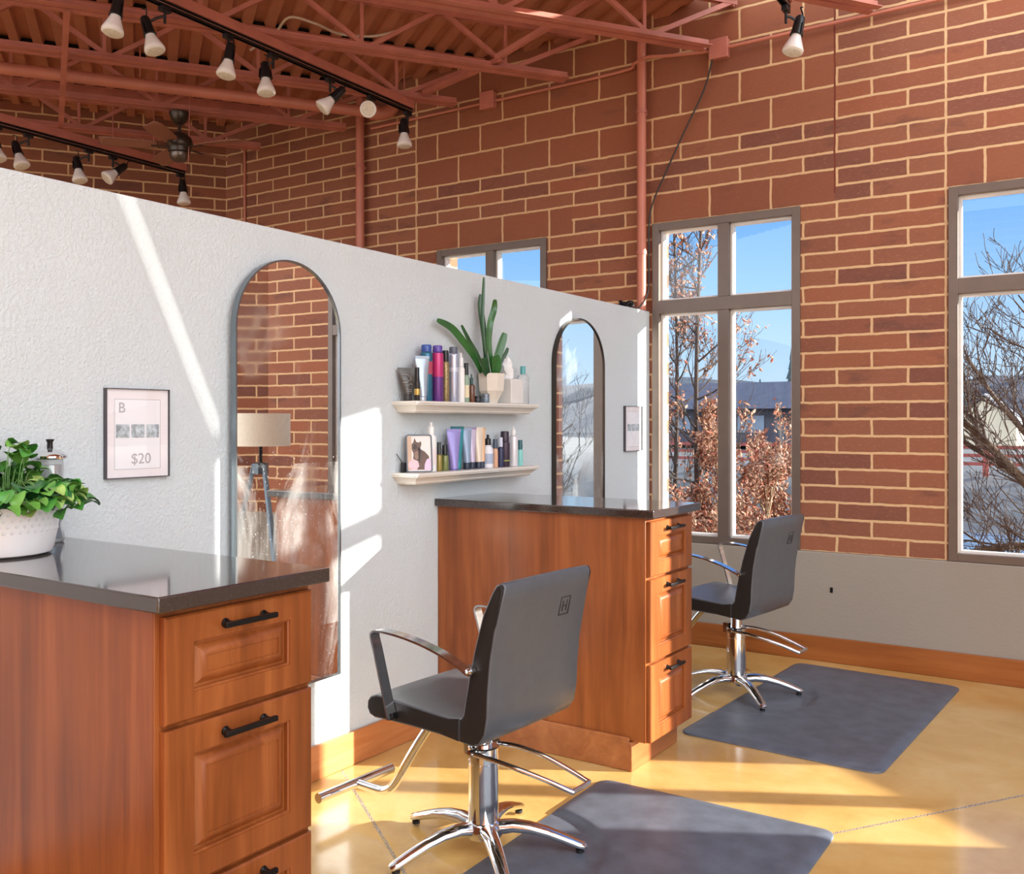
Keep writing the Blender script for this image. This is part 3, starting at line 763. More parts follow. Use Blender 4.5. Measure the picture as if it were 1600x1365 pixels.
bottle(2.138, ZU, .0155, .140, C('amber_glass', (92,50,26), .15, 0, .1, coat=.6), C('dark_green_cap', (44,78,72), .3), 'small amber bottle with a dark green dropper', .5, .5, group=GU, nozzle=1, caph=.36)
def jar(s, r, h, col, lid, label, d=.07):
    root = item('product_jar', label, 'jar', s, ZU, d, 0, GU)
    obj('jar_body', M().lathe([(0,0),(r*.9,0),(r,.004),(r,h*.6),(r*.94,h*.66),(0,h*.66)], 22), col, root)
    obj('lid', M().lathe([(0,h*.665),(r*1.0,h*.665),(r*1.0,h*.95),(r*.92,h),(0,h)], 22), lid, root)
jar(2.090, .0215, .034, C('black_jar', (40,44,50), .3), C('black_cap', (24,24,26), .3), 'low dark jar between the amber bottle and the plant pot')
jar(2.040, .0190, .046, C('smoke_glass', (120,136,148), .12, .2, .2), C('grey_lid', (120,128,138), .25, .4), 'small grey glass jar touching the plant pot', .085)
# faceted pot with strap leaved plant
pot = item('potted_strap_plant', 'potted plant with long strap leaves on the upper shelf', 'plant', 1.978, ZU, .0755)
obj('faceted_pot', M().lathe([(0,0),(.030,0),(.040,.022),(.064,.062),(.071,.148),(.064,.150),(.060,.132),(0,.130)], 8, phase=.3), C('cream_ceramic', (226,218,204), .5), pot, smooth=False)
obj('soil', M().lathe([(0,.131),(.0598,.1315),(.0595,.134),(.03,.137),(0,.138)], 16), C('soil', (60,46,36), .9, bump=.5), pot)
LEAF = simple('strap_leaf_green', (44,98,42), .32, 0, .3, 12, coat=.3); LEAF2 = simple('strap_leaf_dark', (34,78,42), .35, 0, .3, 12, coat=.3)
leaves = [([(2.056,.070,1.700),(2.107,.060,1.78),(2.188,.055,1.848),(2.274,.05,1.906),(2.383,.05,1.933)], .019, 0),
 ([(1.999,.080,1.70),(2.048,.080,1.866),(2.059,.08,1.991),(2.054,.08,2.087),(2.048,.08,2.173)], .009, 1),
 ([(1.985,.090,1.70),(2.018,.090,1.851),(2.022,.10,1.946),(1.988,.10,2.022),(1.997,.11,2.066)], .017, 0),
 ([(1.980,.085,1.69),(1.960,.10,1.775),(1.941,.11,1.84),(1.921,.12,1.905)], .022, 0),
 ([(1.955,.080,1.70),(1.915,.09,1.76),(1.885,.10,1.806),(1.865,.10,1.835)], .010, 1),
 ([(2.015,.070,1.70),(2.080,.060,1.795),(2.136,.05,1.861),(2.193,.05,1.925)], .010, 1),
 ([(2.040,.095,1.685),(2.080,.11,1.728),(2.100,.12,1.770)], .022, 1),
 ([(1.985,.105,1.685),(1.995,.12,1.734),(2.020,.13,1.785)], .026, 0),
 ([(2.010,.070,1.70),(2.000,.045,1.904),(2.014,.035,2.032),(2.009,.035,2.097)], .016, 1)]
pinv = (Matrix.Translation(pot.location) @ Matrix.Rotation(-TH, 4, 'Z')).inverted()
for pts, w, dk in leaves:
    P = spline([pinv @ PT(*p) for p in pts], 5); n = len(P)
    sc = [max(.04, (.45 + .55*min(1, i/(n*.35))) * (1 if i < n*.6 else max(0, 1-((i-n*.6)/(n*.41))**2)**.55)) for i in range(n)]
    sec = [(-w,.0015),(-w*.5,-.0022),(0,-.0036),(w*.5,-.0022),(w,.0015),(w*.5,.0010),(0,-.0006),(-w*.5,.0010)]
    obj('leaf', M().sweep(P, sec, (cos(.6), -sin(.6), .05), sc), LEAF2 if dk else LEAF, pot)
# tissue box and clear bottle
tb = item('tissue_box', 'white tissue box with a tissue standing out, right of the plant', 'tissue box', 1.800, ZU, .062)
bx = M().box(-.055,.055,-.058,.058,0,.128); obj('box_body', bx, C('tissue_white', (222,220,216), .55), tb, bevel=.006)
rs = []
random.seed(7)
for k, (r, zz) in enumerate(((.026,.1285),(.030,.15),(.040,.175),(.036,.20),(.022,.222),(.008,.236))):
    rs.append([( (r*(.55+.35*sin(3*a+k)))*cos(a) , (r*(1+.25*sin(2*a+k*1.3)))*sin(a)-.004*k, zz+.006*sin(4*a+k)) for a in [2*pi*i/26 for i in range(26)]])
obj('tissue', M().rings(rs), C('tissue_paper', (246,246,246), .8), tb)
cb = item('pump_bottle', 'clear bottle with a teal cap at the right end of the upper shelf', 'bottle', 1.692, ZU, .078, 0, GU)
obj('bottle_body', M().lathe([(0,0),(.030,0),(.033,.004),(.033,.135),(.028,.150),(.014,.158),(0,.158)], 26), clear_mat('clear_plastic', (.93,.95,.95,1), .1), cb)
obj('cap', M().lathe([(0,.1585),(.014,.1585),(.0145,.196),(.012,.2),(0,.2)], 20), C('teal_cap', (92,170,172), .3), cb)
# lower shelf
cf_ = item('cat_picture', 'framed picture of a cat at the left end of the lower shelf', 'picture frame', 2.545, ZL, .078, -.62)
w, h = .122, .172; tilt = radians(-7)
TM = Matrix.Rotation(tilt, 4, 'Y')
fr = M(); ro = []
def rrect(w, h, r, n=5):
    out = []
    for cx, cz, a0 in ((w/2-r, r, -pi/2), (w/2-r, h-r, 0), (-w/2+r, h-r, pi/2), (-w/2+r, r, pi)):
        for k in range(n+1): a = a0 + pi/2*k/n; out.append((cx + r*cos(a), cz + r*sin(a)))
    return out
o_, i_ = rrect(w, h, .012), [(a, b+.0055) for a, b in rrect(w-.011, h-.011, .008)]
fr.rings([[(-.004,a,b),(.006,a,b),(.006,c,d),(-.004,c,d)] for (a,b),(c,d) in zip(o_, i_)], closed=True); fr.xf(TM)
obj('frame', fr, C('grey_frame', (84,88,96), .35, .2), cf_)
def flat(poly, x, name, col, rough=.5, par=None):
    m = M().rings([[(x,a,b) for a,b in poly], [(x+.0005,a,b) for a,b in poly]]).xf(TM)
    return obj(name, m, C('pic_'+name+str(col[0]), col, rough), par or cf_, smooth=False)
pic = flat(i_, .001, 'print', (232,226,222))
flat([(-.055,.01),(-.036,.01),(-.034,.163),(-.055,.163)], .0016, 'wall_strip', (206,176,150), par=pic)
flat([(-.030,.052),(-.026,.085),(-.034,.104),(-.034,.128),(-.026,.136),(-.020,.156),(-.012,.138),(.000,.135),(.008,.142),(.012,.130),(.008,.116),(.004,.106),(.026,.094),(.044,.074),(.050,.048),(.046,.022),(.020,.012),(-.012,.012),(-.026,.03)], .0022, 'cat_shape', (106,82,72), par=pic)
flat([(-.022,.090),(-.006,.100),(.004,.092),(.000,.066),(-.014,.058),(-.022,.07)], .0028, 'cat_chest', (150,122,106), par=pic)
flat([(-.030,.108),(-.016,.104),(-.008,.112),(-.012,.126),(-.024,.128)], .0028, 'cat_face', (70,56,52), par=pic)
def penta(cx, cz, r): return [(cx + r*cos(pi/2+2*pi*k/7), cz + r*sin(pi/2+2*pi*k/7)) for k in range(7)]
flat(penta(-.027,.034,.026), .0034, 'pink_sticker', (238,192,200), par=pic)
flat([(.022,.010),(.054,.010),(.055,.052),(.046,.064),(.034,.058),(.024,.036)], .0034, 'lilac_sticker', (222,196,222), par=pic)
flat([(-.04,.02),(-.03,.02),(-.03,.022),(-.04,.022)], .0038, 'sticker_line', (206,140,160), par=pic)
pr_ = M().bar((-.030,0,.001),(-.002,0,.11),.004,.03,(1,0,0)); obj('easel_back', pr_, C('grey_frame', (84,88,96), .35), cf_, smooth=False)
bottle(2.452, ZL, .0225, .228, W_, W_, 'tall white mousse bottle right behind the cat picture', .6, .55, group=GLW, nozzle=1, shoulder=.12, caph=.26, band=C('white_label', (238,226,224), .4))
bottle(2.394, ZL, .0130, .134, C('gold_serum', (150,132,62), .15, .2, .2, coat=.5), C('grey_black_cap', (58,62,62), .35), 'small gold bottle with a dark cap', .6, .7, group=GLW, caph=.42)
bottle(2.350, ZL, .0165, .120, C('olive_glass', (112,122,66), .15, .1, .2, coat=.5), C('black_cap', (24,24,26), .3), 'short olive glass bottle with a black cap', .55, .7, group=GLW, caph=.38)
squeeze(2.300, ZL, .066, .020, .195, C('lavender_tube', (148,138,200), .3, .2), C('lavender_cap', (124,114,180), .35), 'lavender tube, first of the row of tubes', .04, -.5, GLW, None, .085)
squeeze(2.240, ZL, .064, .019, .207, C('teal_tube', (44,142,152), .3, .1), C('teal_tube_cap', (34,112,126), .35), 'deep teal tube behind the lavender one', .04, -.5, GLW, C('teal_edge', (20,104,110), .4), .06)
NV = C('navy_cap', (42,52,70), .35)
squeeze(2.184, ZL, .048, .018, .199, C('slate_tube', (142,160,184), .3, .2), NV, 'slate blue tube with a navy cap', .16, -.5, GLW, None, .075)
squeeze(2.136, ZL, .046, .017, .203, C('lilac_tube', (196,182,204), .3, .2), NV, 'pale lilac tube with a navy cap', .16, -.5, GLW, C('lilac_edge', (150,132,166), .4), .07)
squeeze(2.088, ZL, .046, .017, .202, C('cream_tube', (222,208,190), .3, .1), NV, 'cream tube with a navy cap', .16, -.5, GLW, None, .075)
squeeze(2.044, ZL, .034, .015, .200, C('peach_tube', (226,184,146), .3, .1), NV, 'thin peach tube at the end of the tube row', .16, -.6, GLW, C('peach_edge', (206,160,110), .4), .065)
bottle(2.000, ZL, .0240, .166, C('white_round', (232,234,240), .3), C('black_cap', (24,24,26), .3), 'round shouldered white bottle with a black spray top', .5, .55, group=GLW, band=C('blue_grey_label', (170,182,204), .4), nozzle=1, shoulder=.25, caph=.32)
bottle(1.936, ZL, .0130, .142, C('peach_bottle', (222,172,140), .35), C('slate_cap', (70,84,100), .35), 'small peach bottle with a slate cap', .6, .8, group=GLW, caph=.33)
bottle(1.902, ZL, .0135, .150, C('navy_bottle', (48,54,88), .3), C('pale_cap', (206,212,228), .3), 'navy bottle with a pale cap leaning on the dark can', .6, .75, group=GLW, caph=.32, d=.08)
can(1.850, ZL, .0235, .182, C('aubergine_can', (66,50,66), .35, .2), C('aubergine_cap', (54,42,56), .35), 'dark aubergine can with a matching cap', .30, GLW, C('lime_line', (150,160,80), .4), .07, bandz=(.22,.26))
bottle(1.770, ZL, .0215, .205, C('pearl_white', (226,224,228), .25, .2), W_, 'pearl white can with a white nozzle on the lower shelf', .7, .5, group=GLW, nozzle=1, shoulder=.10, caph=.22)
bottle(1.708, ZL, .0145, .134, C('mint_bottle', (136,206,200), .3), C('dark_teal_cap', (40,92,98), .35), 'mint bottle with a dark teal cap at the right end', .7, .85, group=GLW, caph=.36)
ck = thing('hair_clips', 'small dark clip leaning behind the cat picture', 'hair clip', PT(2.596, .026, ZL+.001), -TH-.3)
kk = M().box(-.008,.008,-.010,.010,0,.045); kk.bar((0,-.004,.04),(-.012,-.03,.085),.004,.004); obj('clip_body', kk, MT['black'], ck, bevel=.002)

# ------------------------------------------------------------------ near counter: planter and disinfectant jar
pl = thing('planter_with_greenery', 'white pierced planter full of leafy greenery on the near cabinet', 'plant', (-2.588, 1.418, ZT+.0008))
def pr(r, z): return (r, z)
body = M().lathe([(0,0),(.118,0),(.134,.006),(.140,.02),(.150,.075),(.156,.128),(.158,.134),(.150,.136),(.146,.120),(0,.115)], 48)
obj('planter_pot', body, C('white_enamel', (240,240,240), .3), pl)
per = M()
for row in range(4):
    for k in range(46):
        a = 2*pi*(k + .5*(row % 2))/46; r = .1475 + .0017*row; z = .070 + .0155*row
        c = Vector((cos(a)*r, sin(a)*r, z)); tdir = Vector((-sin(a), cos(a), 0)); nrm = Vector((cos(a), sin(a), 0))
        rs = []
        for off in (-.0, .0022):
            rs.append([tuple(c + nrm*(off+.0006) + tdir*(.0055*cos(q))*(1 if off == 0 else .7) + Vector((0,0,.0058*sin(q)))*(1 if off == 0 else .7)) for q in [2*pi*i/8 for i in range(8)]])
        per.rings(rs)
q = obj('embossed_pattern', per, C('white_emboss', (222,224,226), .35), pl); q['label'] = 'embossed petal band around the rim'
random.seed(11)
LG = [simple('leaf_green_a', (70,140,54), .4, 0, .25, 20), simple('leaf_green_b', (110,170,70), .42, 0, .2, 20), simple('leaf_green_c', (44,100,50), .4, 0, .25, 20), simple('leaf_green_d', (164,196,106), .45, 0, .2, 20)]
lm = [M() for _ in LG]; stem = M()
for k in range(330):
    a = random.uniform(0, 2*pi); rr = sqrt(random.random())
    el = random.uniform(-.25, 1.0)
    base = Vector((cos(a)*.10*rr, sin(a)*.10*rr, .115))
    out = Vector((cos(a), sin(a), 0))
    tip = Vector((0,0,.16)) + out*(.235*(.35+.65*rr)*(1-.45*max(0,el))) + Vector((0,0,.135*el)) + Vector((random.uniform(-.02,.02),)*3)
    if tip.z < .085: tip.z = .085
    if tip.x < -.155: tip.x = -.155
    ex = tip.dot(RGT)
    if ex > .175: tip -= RGT*(ex-.175); ex = .175
    if ex > .05 and tip.z > .195: tip.z = .195 - random.random()*.06
    mid = (base + tip)/2 + Vector((0,0,.045))
    if k % 2 == 0: stem.tube(spline([base, mid, tip], 3), .0013, 4)
    L = random.uniform(.034,.060); W = L*random.uniform(.42,.62)
    dirv = (out*random.uniform(.3,1) + Vector((random.uniform(-.7,.7), random.uniform(-.7,.7), random.uniform(-.6,.35)))).normalized()
    side = dirv.cross(Vector((random.uniform(-.4,.4), random.uniform(-.4,.4), 1))).normalized(); up = side.cross(dirv)
    m = lm[random.choices(range(4), (5,3,4,2))[0]]
    cols = []
    for t, ww in ((0,.10),(.18,.72),(.42,1),(.68,.92),(.88,.60),(1,.12)):
        p = tip + dirv*(L*(t-.3)) - up*(.010*(t-.4)**2*4*L/.04)
        cols.append([p - side*(W*ww) + up*(W*ww*.35), p, p + side*(W*ww) + up*(W*ww*.35)])
    vs = [v for c in cols for v in c]; fs = []
    for i in range(5):
        for j in range(2): fs.append((i*3+j, i*3+j+1, i*3+j+4, i*3+j+3))
    m.add(vs, fs)
for m, mt, nm in zip(lm, LG, ('foliage','foliage','foliage','foliage')): obj(nm, m, mt, pl)
obj('stems', stem, C('stem_green', (96,140,70), .5), pl)

jr = thing('disinfectant_jar', 'tall glass disinfectant jar with a steel lid, behind the planter', 'jar', (-2.732, 1.655, ZT+.0008))
JZ = 1.10
gl = M().lathe([(r, z*JZ) for r, z in [(0,0),(.037,0),(.041,.006),(.040,.018),(.033,.040),(.032,.050),(.036,.062),(.038,.075),(.038,.225),(.0365,.226),(.0365,.075),(.033,.062),(.030,.050),(.031,.040),(.037,.018),(.036,.010),(0,.009)]], 32)
obj('glass_body', gl, clear_mat('clear_glass', (.93,.96,.97,1), .02), jr)
obj('blue_liquid', M().lathe([(0,.0112),(.0340,.0120),(.0345,.019),(.0280,.043),(.0275,.055),(.0315,.068),(.0350,.084),(.0350,.11),(0,.11)], 28), clear_mat('blue_liquid', (.12,.36,.62,1), .05), jr)
obj('comb_basket', M().lathe([(0,.115),(.033,.116),(.034,.122),(.034,.230),(.0325,.231),(.031,.122),(0,.12)], 28), MT['chrome'], jr)
obj('lid', M().lathe([(0,.2495),(.046,.2495),(.048,.252),(.048,.258),(.042,.264),(.022,.275),(.012,.278),(0,.278)], 32), MT['chrome'], jr)
obj('lid_knob', M().lathe([(0,.2785),(.0085,.2785),(.0078,.298),(.011,.304),(.0115,.308),(0,.309)], 18), MT['black'], jr)
# ------------------------------------------------------------------ salon chairs
BACK = [(-.0991,.524),(-.108,.527),(-.118,.540),(-.127,.590),(-.141,.660),(-.163,.750),(-.196,.860),(-.226,.932),(-.240,.954),
        (-.258,.962),(-.270,.960),(-.276,.948),(-.268,.905),(-.246,.810),(-.228,.715),(-.219,.620),(-.216,.545),(-.206,.490),(-.184,.458),(-.158,.447),(-.130,.449),(-.0991,.454)]
SEAT = [(-.099,.454),(-.02,.459),(.10,.462),(.20,.462),(.268,.460),(.292,.468),(.304,.488),(.302,.512),(.288,.530),(.262,.539),(.20,.537),(.10,.530),(0,.524),(-.06,.522),(-.099,.524)]
def padded(prof, ys, keep=None, widthfn=None):
    n = len(prof); P = [Vector(p) for p in prof]; N = []
    for i in range(n):
        t = (P[(i+1) % n] - P[i-1]).normalized(); N.append(Vector((-t.y, t.x)))
    area = sum(P[i].x*P[(i+1) % n].y - P[(i+1) % n].x*P[i].y for i in range(n))
    sg = 1 if area > 0 else -1
    rs = []
    for y, ins in ys:
        r = []
        for i in range(n):
            k = 0 if keep and keep(P[i]) else ins
            q = P[i] + N[i]*(k*sg); yy = y*(widthfn(P[i]) if widthfn else 1)
            r.append((q.x, yy, q.y))
        rs.append(r)
    return M().rings(rs)
YS = [(-.250,.0065),(-.2497,.0035),(-.2475,.001),(-.2445,0),(-.12,-.0015),(0,-.002),(.12,-.0015),(.2445,0),(.2475,.001),(.2497,.0035),(.250,.0065)]
def salon_chair(name, label, loc, rz):
    root = thing(name, label, 'salon chair', loc, rz, 'hydraulic salon chairs')
    wf = lambda p: 1.0 - .05*max(0, min(1, (p.y-.86)/.10)) if p.x < -.15 else 1.0
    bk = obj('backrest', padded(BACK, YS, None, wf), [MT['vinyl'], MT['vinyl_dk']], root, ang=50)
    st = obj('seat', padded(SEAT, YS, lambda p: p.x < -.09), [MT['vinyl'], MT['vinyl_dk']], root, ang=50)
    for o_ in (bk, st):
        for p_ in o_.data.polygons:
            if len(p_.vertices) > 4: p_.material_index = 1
    for s in (-1, 1):
        pts = [(x - (.0 if True else 0), s*.2465, z) for x, z in [(-.262,.958),(-.270,.940),(-.262,.905),(-.241,.810),(-.223,.715),(-.214,.620),(-.211,.545),(-.201,.492)]]
        obj('piping', M().tube(spline(pts, 3), .0028, 6), MT['seam'], bk)
    # embossed mark on the back
    e = M(); a0, b0 = -.095, .842
    def bp(y, z): return (-.2535 - (z-.842)*.215 - .0018, y, z)
    for a, b in (((-.140,.812),(-.140,.872)),((-.086,.812),(-.086,.872)),((-.140,.812),(-.086,.812)),((-.140,.872),(-.086,.872)),((-.124,.824),(-.124,.860)),((-.102,.824),(-.102,.860)),((-.124,.842),(-.102,.842))):
        e.bar(bp(*a), bp(*b), .0028, .003, (1,0,0))
    q = obj('embossed_mark', e, MT['vinyl_dk'], bk, smooth=False); q['label'] = 'small square emblem pressed into the back'
    path = [(.168,.480),(.178,.52),(.205,.61),(.232,.70),(.246,.742),(.240,.757),(.222,.763),(.170,.763),(.10,.757),(.02,.744),(-.06,.724),(-.12,.702),(-.163,.682)]
    sec = [(-.017,-.003),(.017,-.003),(.017,.003),(-.017,.003)]
    for s in (-1, 1):
        P = spline([(x, s*.272, z) for x, z in path], 4)
        rs = []
        for i, p in enumerate(P):
            t = (P[min(i+1, len(P)-1)] - P[max(i-1, 0)]).normalized(); nrm = Vector((-t.z, 0, t.x))
            rs.append([tuple(p + Vector((0,b,0)) + nrm*a) for b, a in ((-.020,-.0035),(.020,-.0035),(.020,.0035),(-.020,.0035))])
        ar = obj('armrest', M().rings(rs), MT['chrome_s'], root, ang=30)
        for (x, z) in ((.170,.487),(-.160,.684)):
            b = M().lathe([(0,s*.2495),(.011,s*.2495),(.011,s*.268),(0,s*.268)], 14, (x,0,z), 'y')
            b.lathe([(0,s*.275),(.012,s*.275),(.010,s*.282),(0,s*.283)], 14, (x,0,z), 'y')
            obj('arm_bolt', b, MT['chrome'] if x < 0 else MT['blackm'], ar)
    obj('seat_plate', M().box(-.10,.13,-.08,.08,.440,.4525), MT['blackm'], root, bevel=.004)
    obj('piston', M().lathe([(0,.335),(.032,.335),(.032,.439),(0,.439)], 26), MT['chrome'], root)
    obj('pump_column', M().lathe([(0,.05),(.051,.05),(.0515,.30),(.053,.302),(.053,.352),(.049,.356),(0,.356)], 36), MT['chrome'], root, ang=30)
    lev = [(0,-.066,.345),(-.07,-.092,.342),(-.16,-.118,.322),(-.25,-.140,.288),(-.315,-.150,.262),(-.330,-.140,.260),(-.336,-.05,.262),(-.332,-.035,.264),(-.27,.0,.292),(-.18,.04,.322),(-.08,.062,.340),(0,.066,.345)]
    lv = M().tube(spline(lev, 5), .0085, 10); lv.lathe([(0,-.082),(.013,-.080),(.013,.080),(0,.082)], 12, (0,0,.345), 'y'); lv.box(.03,.062,-.03,.03,.325,.375)
    obj('pump_lever', lv, MT['chrome'], root)
    # footrest
    f = M().tube(spline([(.11,0,.452),(.20,0,.420),(.30,0,.300),(.385,0,.175),(.425,0,.120),(.470,0,.092),(.53,0,.088),(.60,0,.088)], 6), .0165, 14)
    fr = obj('footrest', f, MT['chrome'], root)
    obj('footrest_bar', M().tube([(.615,-.19,.088),(.615,.19,.088)], .0185, 16), MT['chrome'], fr)
    # five star base
    hub = M().lathe([(0,.052),(.062,.052),(.068,.062),(.066,.082),(.058,.098),(.0515,.104),(0,.104)], 32)
    obj('base_hub', hub, MT['chrome'], root)
    for k in range(5):
        a = radians(-3 + 72*k); c, s_ = cos(a), sin(a)
        pr = [(.045,.078,.031,.025),(.10,.086,.029,.022),(.16,.081,.027,.020),(.22,.066,.025,.0185),(.28,.045,.023,.017),(.325,.028,.022,.015),(.343,.024,.018,.012),(.350,.022,.010,.007)]
        rs = []
        for r, z, w, h in pr:
            rs.append([(c*r - s_*w*cos(q), s_*r + c*w*cos(q), z + h*sin(q)) for q in [2*pi*i/14 for i in range(14)]])
        lg = obj('base_leg', M().rings(rs), MT['chrome'], root)
        obj('glide', M().lathe([(0,.0035),(.014,.0035),(.014,.014),(0,.014)], 14, (c*.326, s_*.326, 0)), MT['black'], lg)
    return root
salon_chair('salon_chair', 'near black salon chair in front of the large arched mirror', (-1.842, 2.665, .0025), pi - radians(4))
salon_chair('salon_chair', 'far black salon chair partly behind the cabinet, under the four pane window', (-1.775, 4.955, .0025), pi - radians(8))

# ------------------------------------------------------------------ floor mats with a recess for the chair base
def floor_mat_obj(x0, x1, y0, y1, cx, cy, rz, label):
    root = obj('floor_mat', mat_mesh(x0-cx, x1-cx, y0-cy, y1-cy), MT['mat'], ang=60)
    root.location = (cx, cy, .0008); root.rotation_euler = (0,0,rz)
    return tag(root, label, 'floor mat', 'anti fatigue mats under the salon chairs')
def mat_mesh(x0, x1, y0, y1):
    """rounded slab with bevelled rim and a round recess about (0,0) that runs out at its left side"""
    m = M(); H = .019; R = .385; r = .055
    nx, ny = int((x1-x0)/.0125), int((y1-y0)/.0125); vs = []; fs = []
    def grid(n, a, b):   # extra rows close to the rim
        return [a, a+.001] + [a + .006 + (b-a-.012)*i/n for i in range(n+1)] + [b-.001, b]
    gx, gy = grid(nx, x0, x1), grid(ny, y0, y1)
    for y in gy:
        for x in gx:
            px, py = x, y
            for cx, sx in ((x0+r,-1),(x1-r,1)):
                for cy, sy in ((y0+r,-1),(y1-r,1)):
                    if (px-cx)*sx > 0 and (py-cy)*sy > 0:
                        k = max(abs(px-cx), abs(py-cy)); l = sqrt((px-cx)**2 + (py-cy)**2)
                        px, py = cx + (px-cx)*k/l, cy + (py-cy)*k/l
            e = min(px-x0, x1-px, py-y0, y1-py)
            for cx, sx in ((x0+r,-1),(x1-r,1)):
                for cy, sy in ((y0+r,-1),(y1-r,1)):
                    if (px-cx)*sx > 0 and (py-cy)*sy > 0: e = r - sqrt((px-cx)**2 + (py-cy)**2)
            t = max(0, min(1, e/.06)); z = .006 + (H-.006)*(t*(2-t))
            if e < .0005: z = .0
            d = sqrt(px*px + py*py); q = max(0, min(1, (d-R)/.035)); q = q*q*(3-2*q)
            z = z*q + min(z, .003)*(1-q)
            vs.append((px, py, z))
    w = len(gx)
    for j in range(len(gy)-1):
        for i in range(w-1): fs.append((j*w+i, j*w+i+1, (j+1)*w+i+1, (j+1)*w+i))
    return m.add(vs, fs)
floor_mat_obj(-1.800, -.868, 1.90, 3.455, -1.842, 2.665, 0, 'dark rubber mat under the near chair, cut by the bottom of the photo')
floor_mat_obj(-1.730, -.815, 4.170, 5.765, -1.775, 4.955, radians(-3), 'dark rubber mat under the far chair by the brick wall')

# wall hook
hk = thing('wall_hook', 'tiny dark hook on the plain wall below the bricks', 'hook', (-1.521, YW-.0225, .437))
obj('hook_plate', M().box(-.008,.008,-.003,-.0003,-.016,.016), MT['blackm'], hk)
obj('hook_arm', M().tube(spline([(0,-.003,.006),(0,-.018,.0),(0,-.022,.010)], 4), .003, 6), MT['blackm'], hk)

# tripod floor lamp, seen in the large mirror
lp = thing('tripod_floor_lamp', 'tripod floor lamp with a white drum shade, seen in the large arched mirror', 'floor lamp', (.12, 5.17, .0))
shade = M().lathe([(.205,1.275),(.225,1.275),(.225,1.525),(.222,1.525),(.222,1.278),(.205,1.278)], 48)
SH = NT('lamp_shade_fabric'); SH.base(SH.ramp(SH.noise(SH.co((60,60,60)), 1, 2), [(.3, srgb(232,226,208)), (.7, srgb(240,234,218))])); SH.rough(.8); SH.p.inputs['Subsurface Weight'].default_value = 0
obj('lamp_shade', shade, SH.m, lp)
sp_ = M(); sp_.tube([(0,0,1.10),(0,0,1.30)], .014, 12)
for k in range(3): sp_.bar((0,0,1.29), (.215*cos(2.1*k), .215*sin(2.1*k), 1.285), .006, .006)
obj('socket_stem', sp_, MT['blackm'], lp)
TL = C('painted_wood_blue_grey', (118,140,158), .4)
for k in range(3):
    a = radians(75 + 120*k)
    obj('tripod_leg', M().bar((.05*cos(a),.05*sin(a),1.13), (.30*cos(a),.30*sin(a),.004), .036, .022, (cos(a+1.57),sin(a+1.57),0)), TL, lp, bevel=.003)
obj('leg_joint', M().lathe([(0,1.06),(.062,1.06),(.062,1.14),(.03,1.15),(0,1.15)], 6), C('joint_steel', (96,104,112), .3, .6), lp)

# ------------------------------------------------------------------ outdoors
def outm(name, col, rough=.8, var=.25, sc=2.0): return simple(name, col, rough, 0, var, sc)
g = M(); prof = [(6.25,-.25),(7.2,-.45),(8.5,-.7),(10,-.9),(12,-1.1),(14,-1.6),(16,-2.08),(19,-2.1)]
def strip(prof, x0=-60, x1=60, nx=24, wob=.0, seed=1):
    random.seed(seed); m = M(); xs = [x0 + (x1-x0)*i/nx for i in range(nx+1)]
    vs = []; fs = []
    for y, z in prof:
        for x in xs: vs.append((x, y, z + random.uniform(-wob, wob)))
    w = nx+1
    for j in range(len(prof)-1):
        for i in range(nx): fs.append((j*w+i, j*w+i+1, (j+1)*w+i+1, (j+1)*w+i))
    return m.add(vs, fs)
def ground(name, prof, mat, **k):
    o = obj(name, strip(prof, **k), mat); struct(o); return o
ground('ground_slope', prof, outm('brush_ground', (150,128,104), .9, .3, 3), wob=.03)
CW = NT('creek_water'); CW.base(CW.ramp(CW.noise(CW.co((1,2.2,1)), .7, 5, .6), [(.38, srgb(66,92,122)), (.6, srgb(112,146,180)), (.78, srgb(196,210,224))])); CW.rough(.18); CW.bump(CW.noise(CW.co(), 3, 4), .2, .05)
ground('creek', [(19,-2.1),(34,-2.1)], CW.m)
ground('far_bank', [(34,-2.1),(36,-1.1),(37.5,-.5),(48,-.2),(75,.2)], outm('bank_stone', (88,94,98), .85, .3, .9), wob=.05)
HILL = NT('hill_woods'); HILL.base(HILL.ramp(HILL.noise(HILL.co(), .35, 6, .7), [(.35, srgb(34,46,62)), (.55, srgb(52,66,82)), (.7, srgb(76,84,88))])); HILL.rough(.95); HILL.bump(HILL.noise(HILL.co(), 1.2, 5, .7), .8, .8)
random.seed(3)
hm = M(); vs = []; fs = []; nx = 120
for j, (y, hz) in enumerate(((72,.1),(80,2.2),(92,4.6),(110,6.4),(130,6.2))):
    for i in range(nx+1):
        x = -140 + 260*i/nx
        vs.append((x, y, hz + (0 if j == 0 else .7*sin(x*.11+1.3) + .8*random.uniform(-.4,.5)*min(1, j*.5))))
for j in range(4):
    for i in range(nx): fs.append((j*(nx+1)+i, j*(nx+1)+i+1, (j+1)*(nx+1)+i+1, (j+1)*(nx+1)+i))
hm.add(vs, fs); struct(obj('hill', hm, HILL.m))

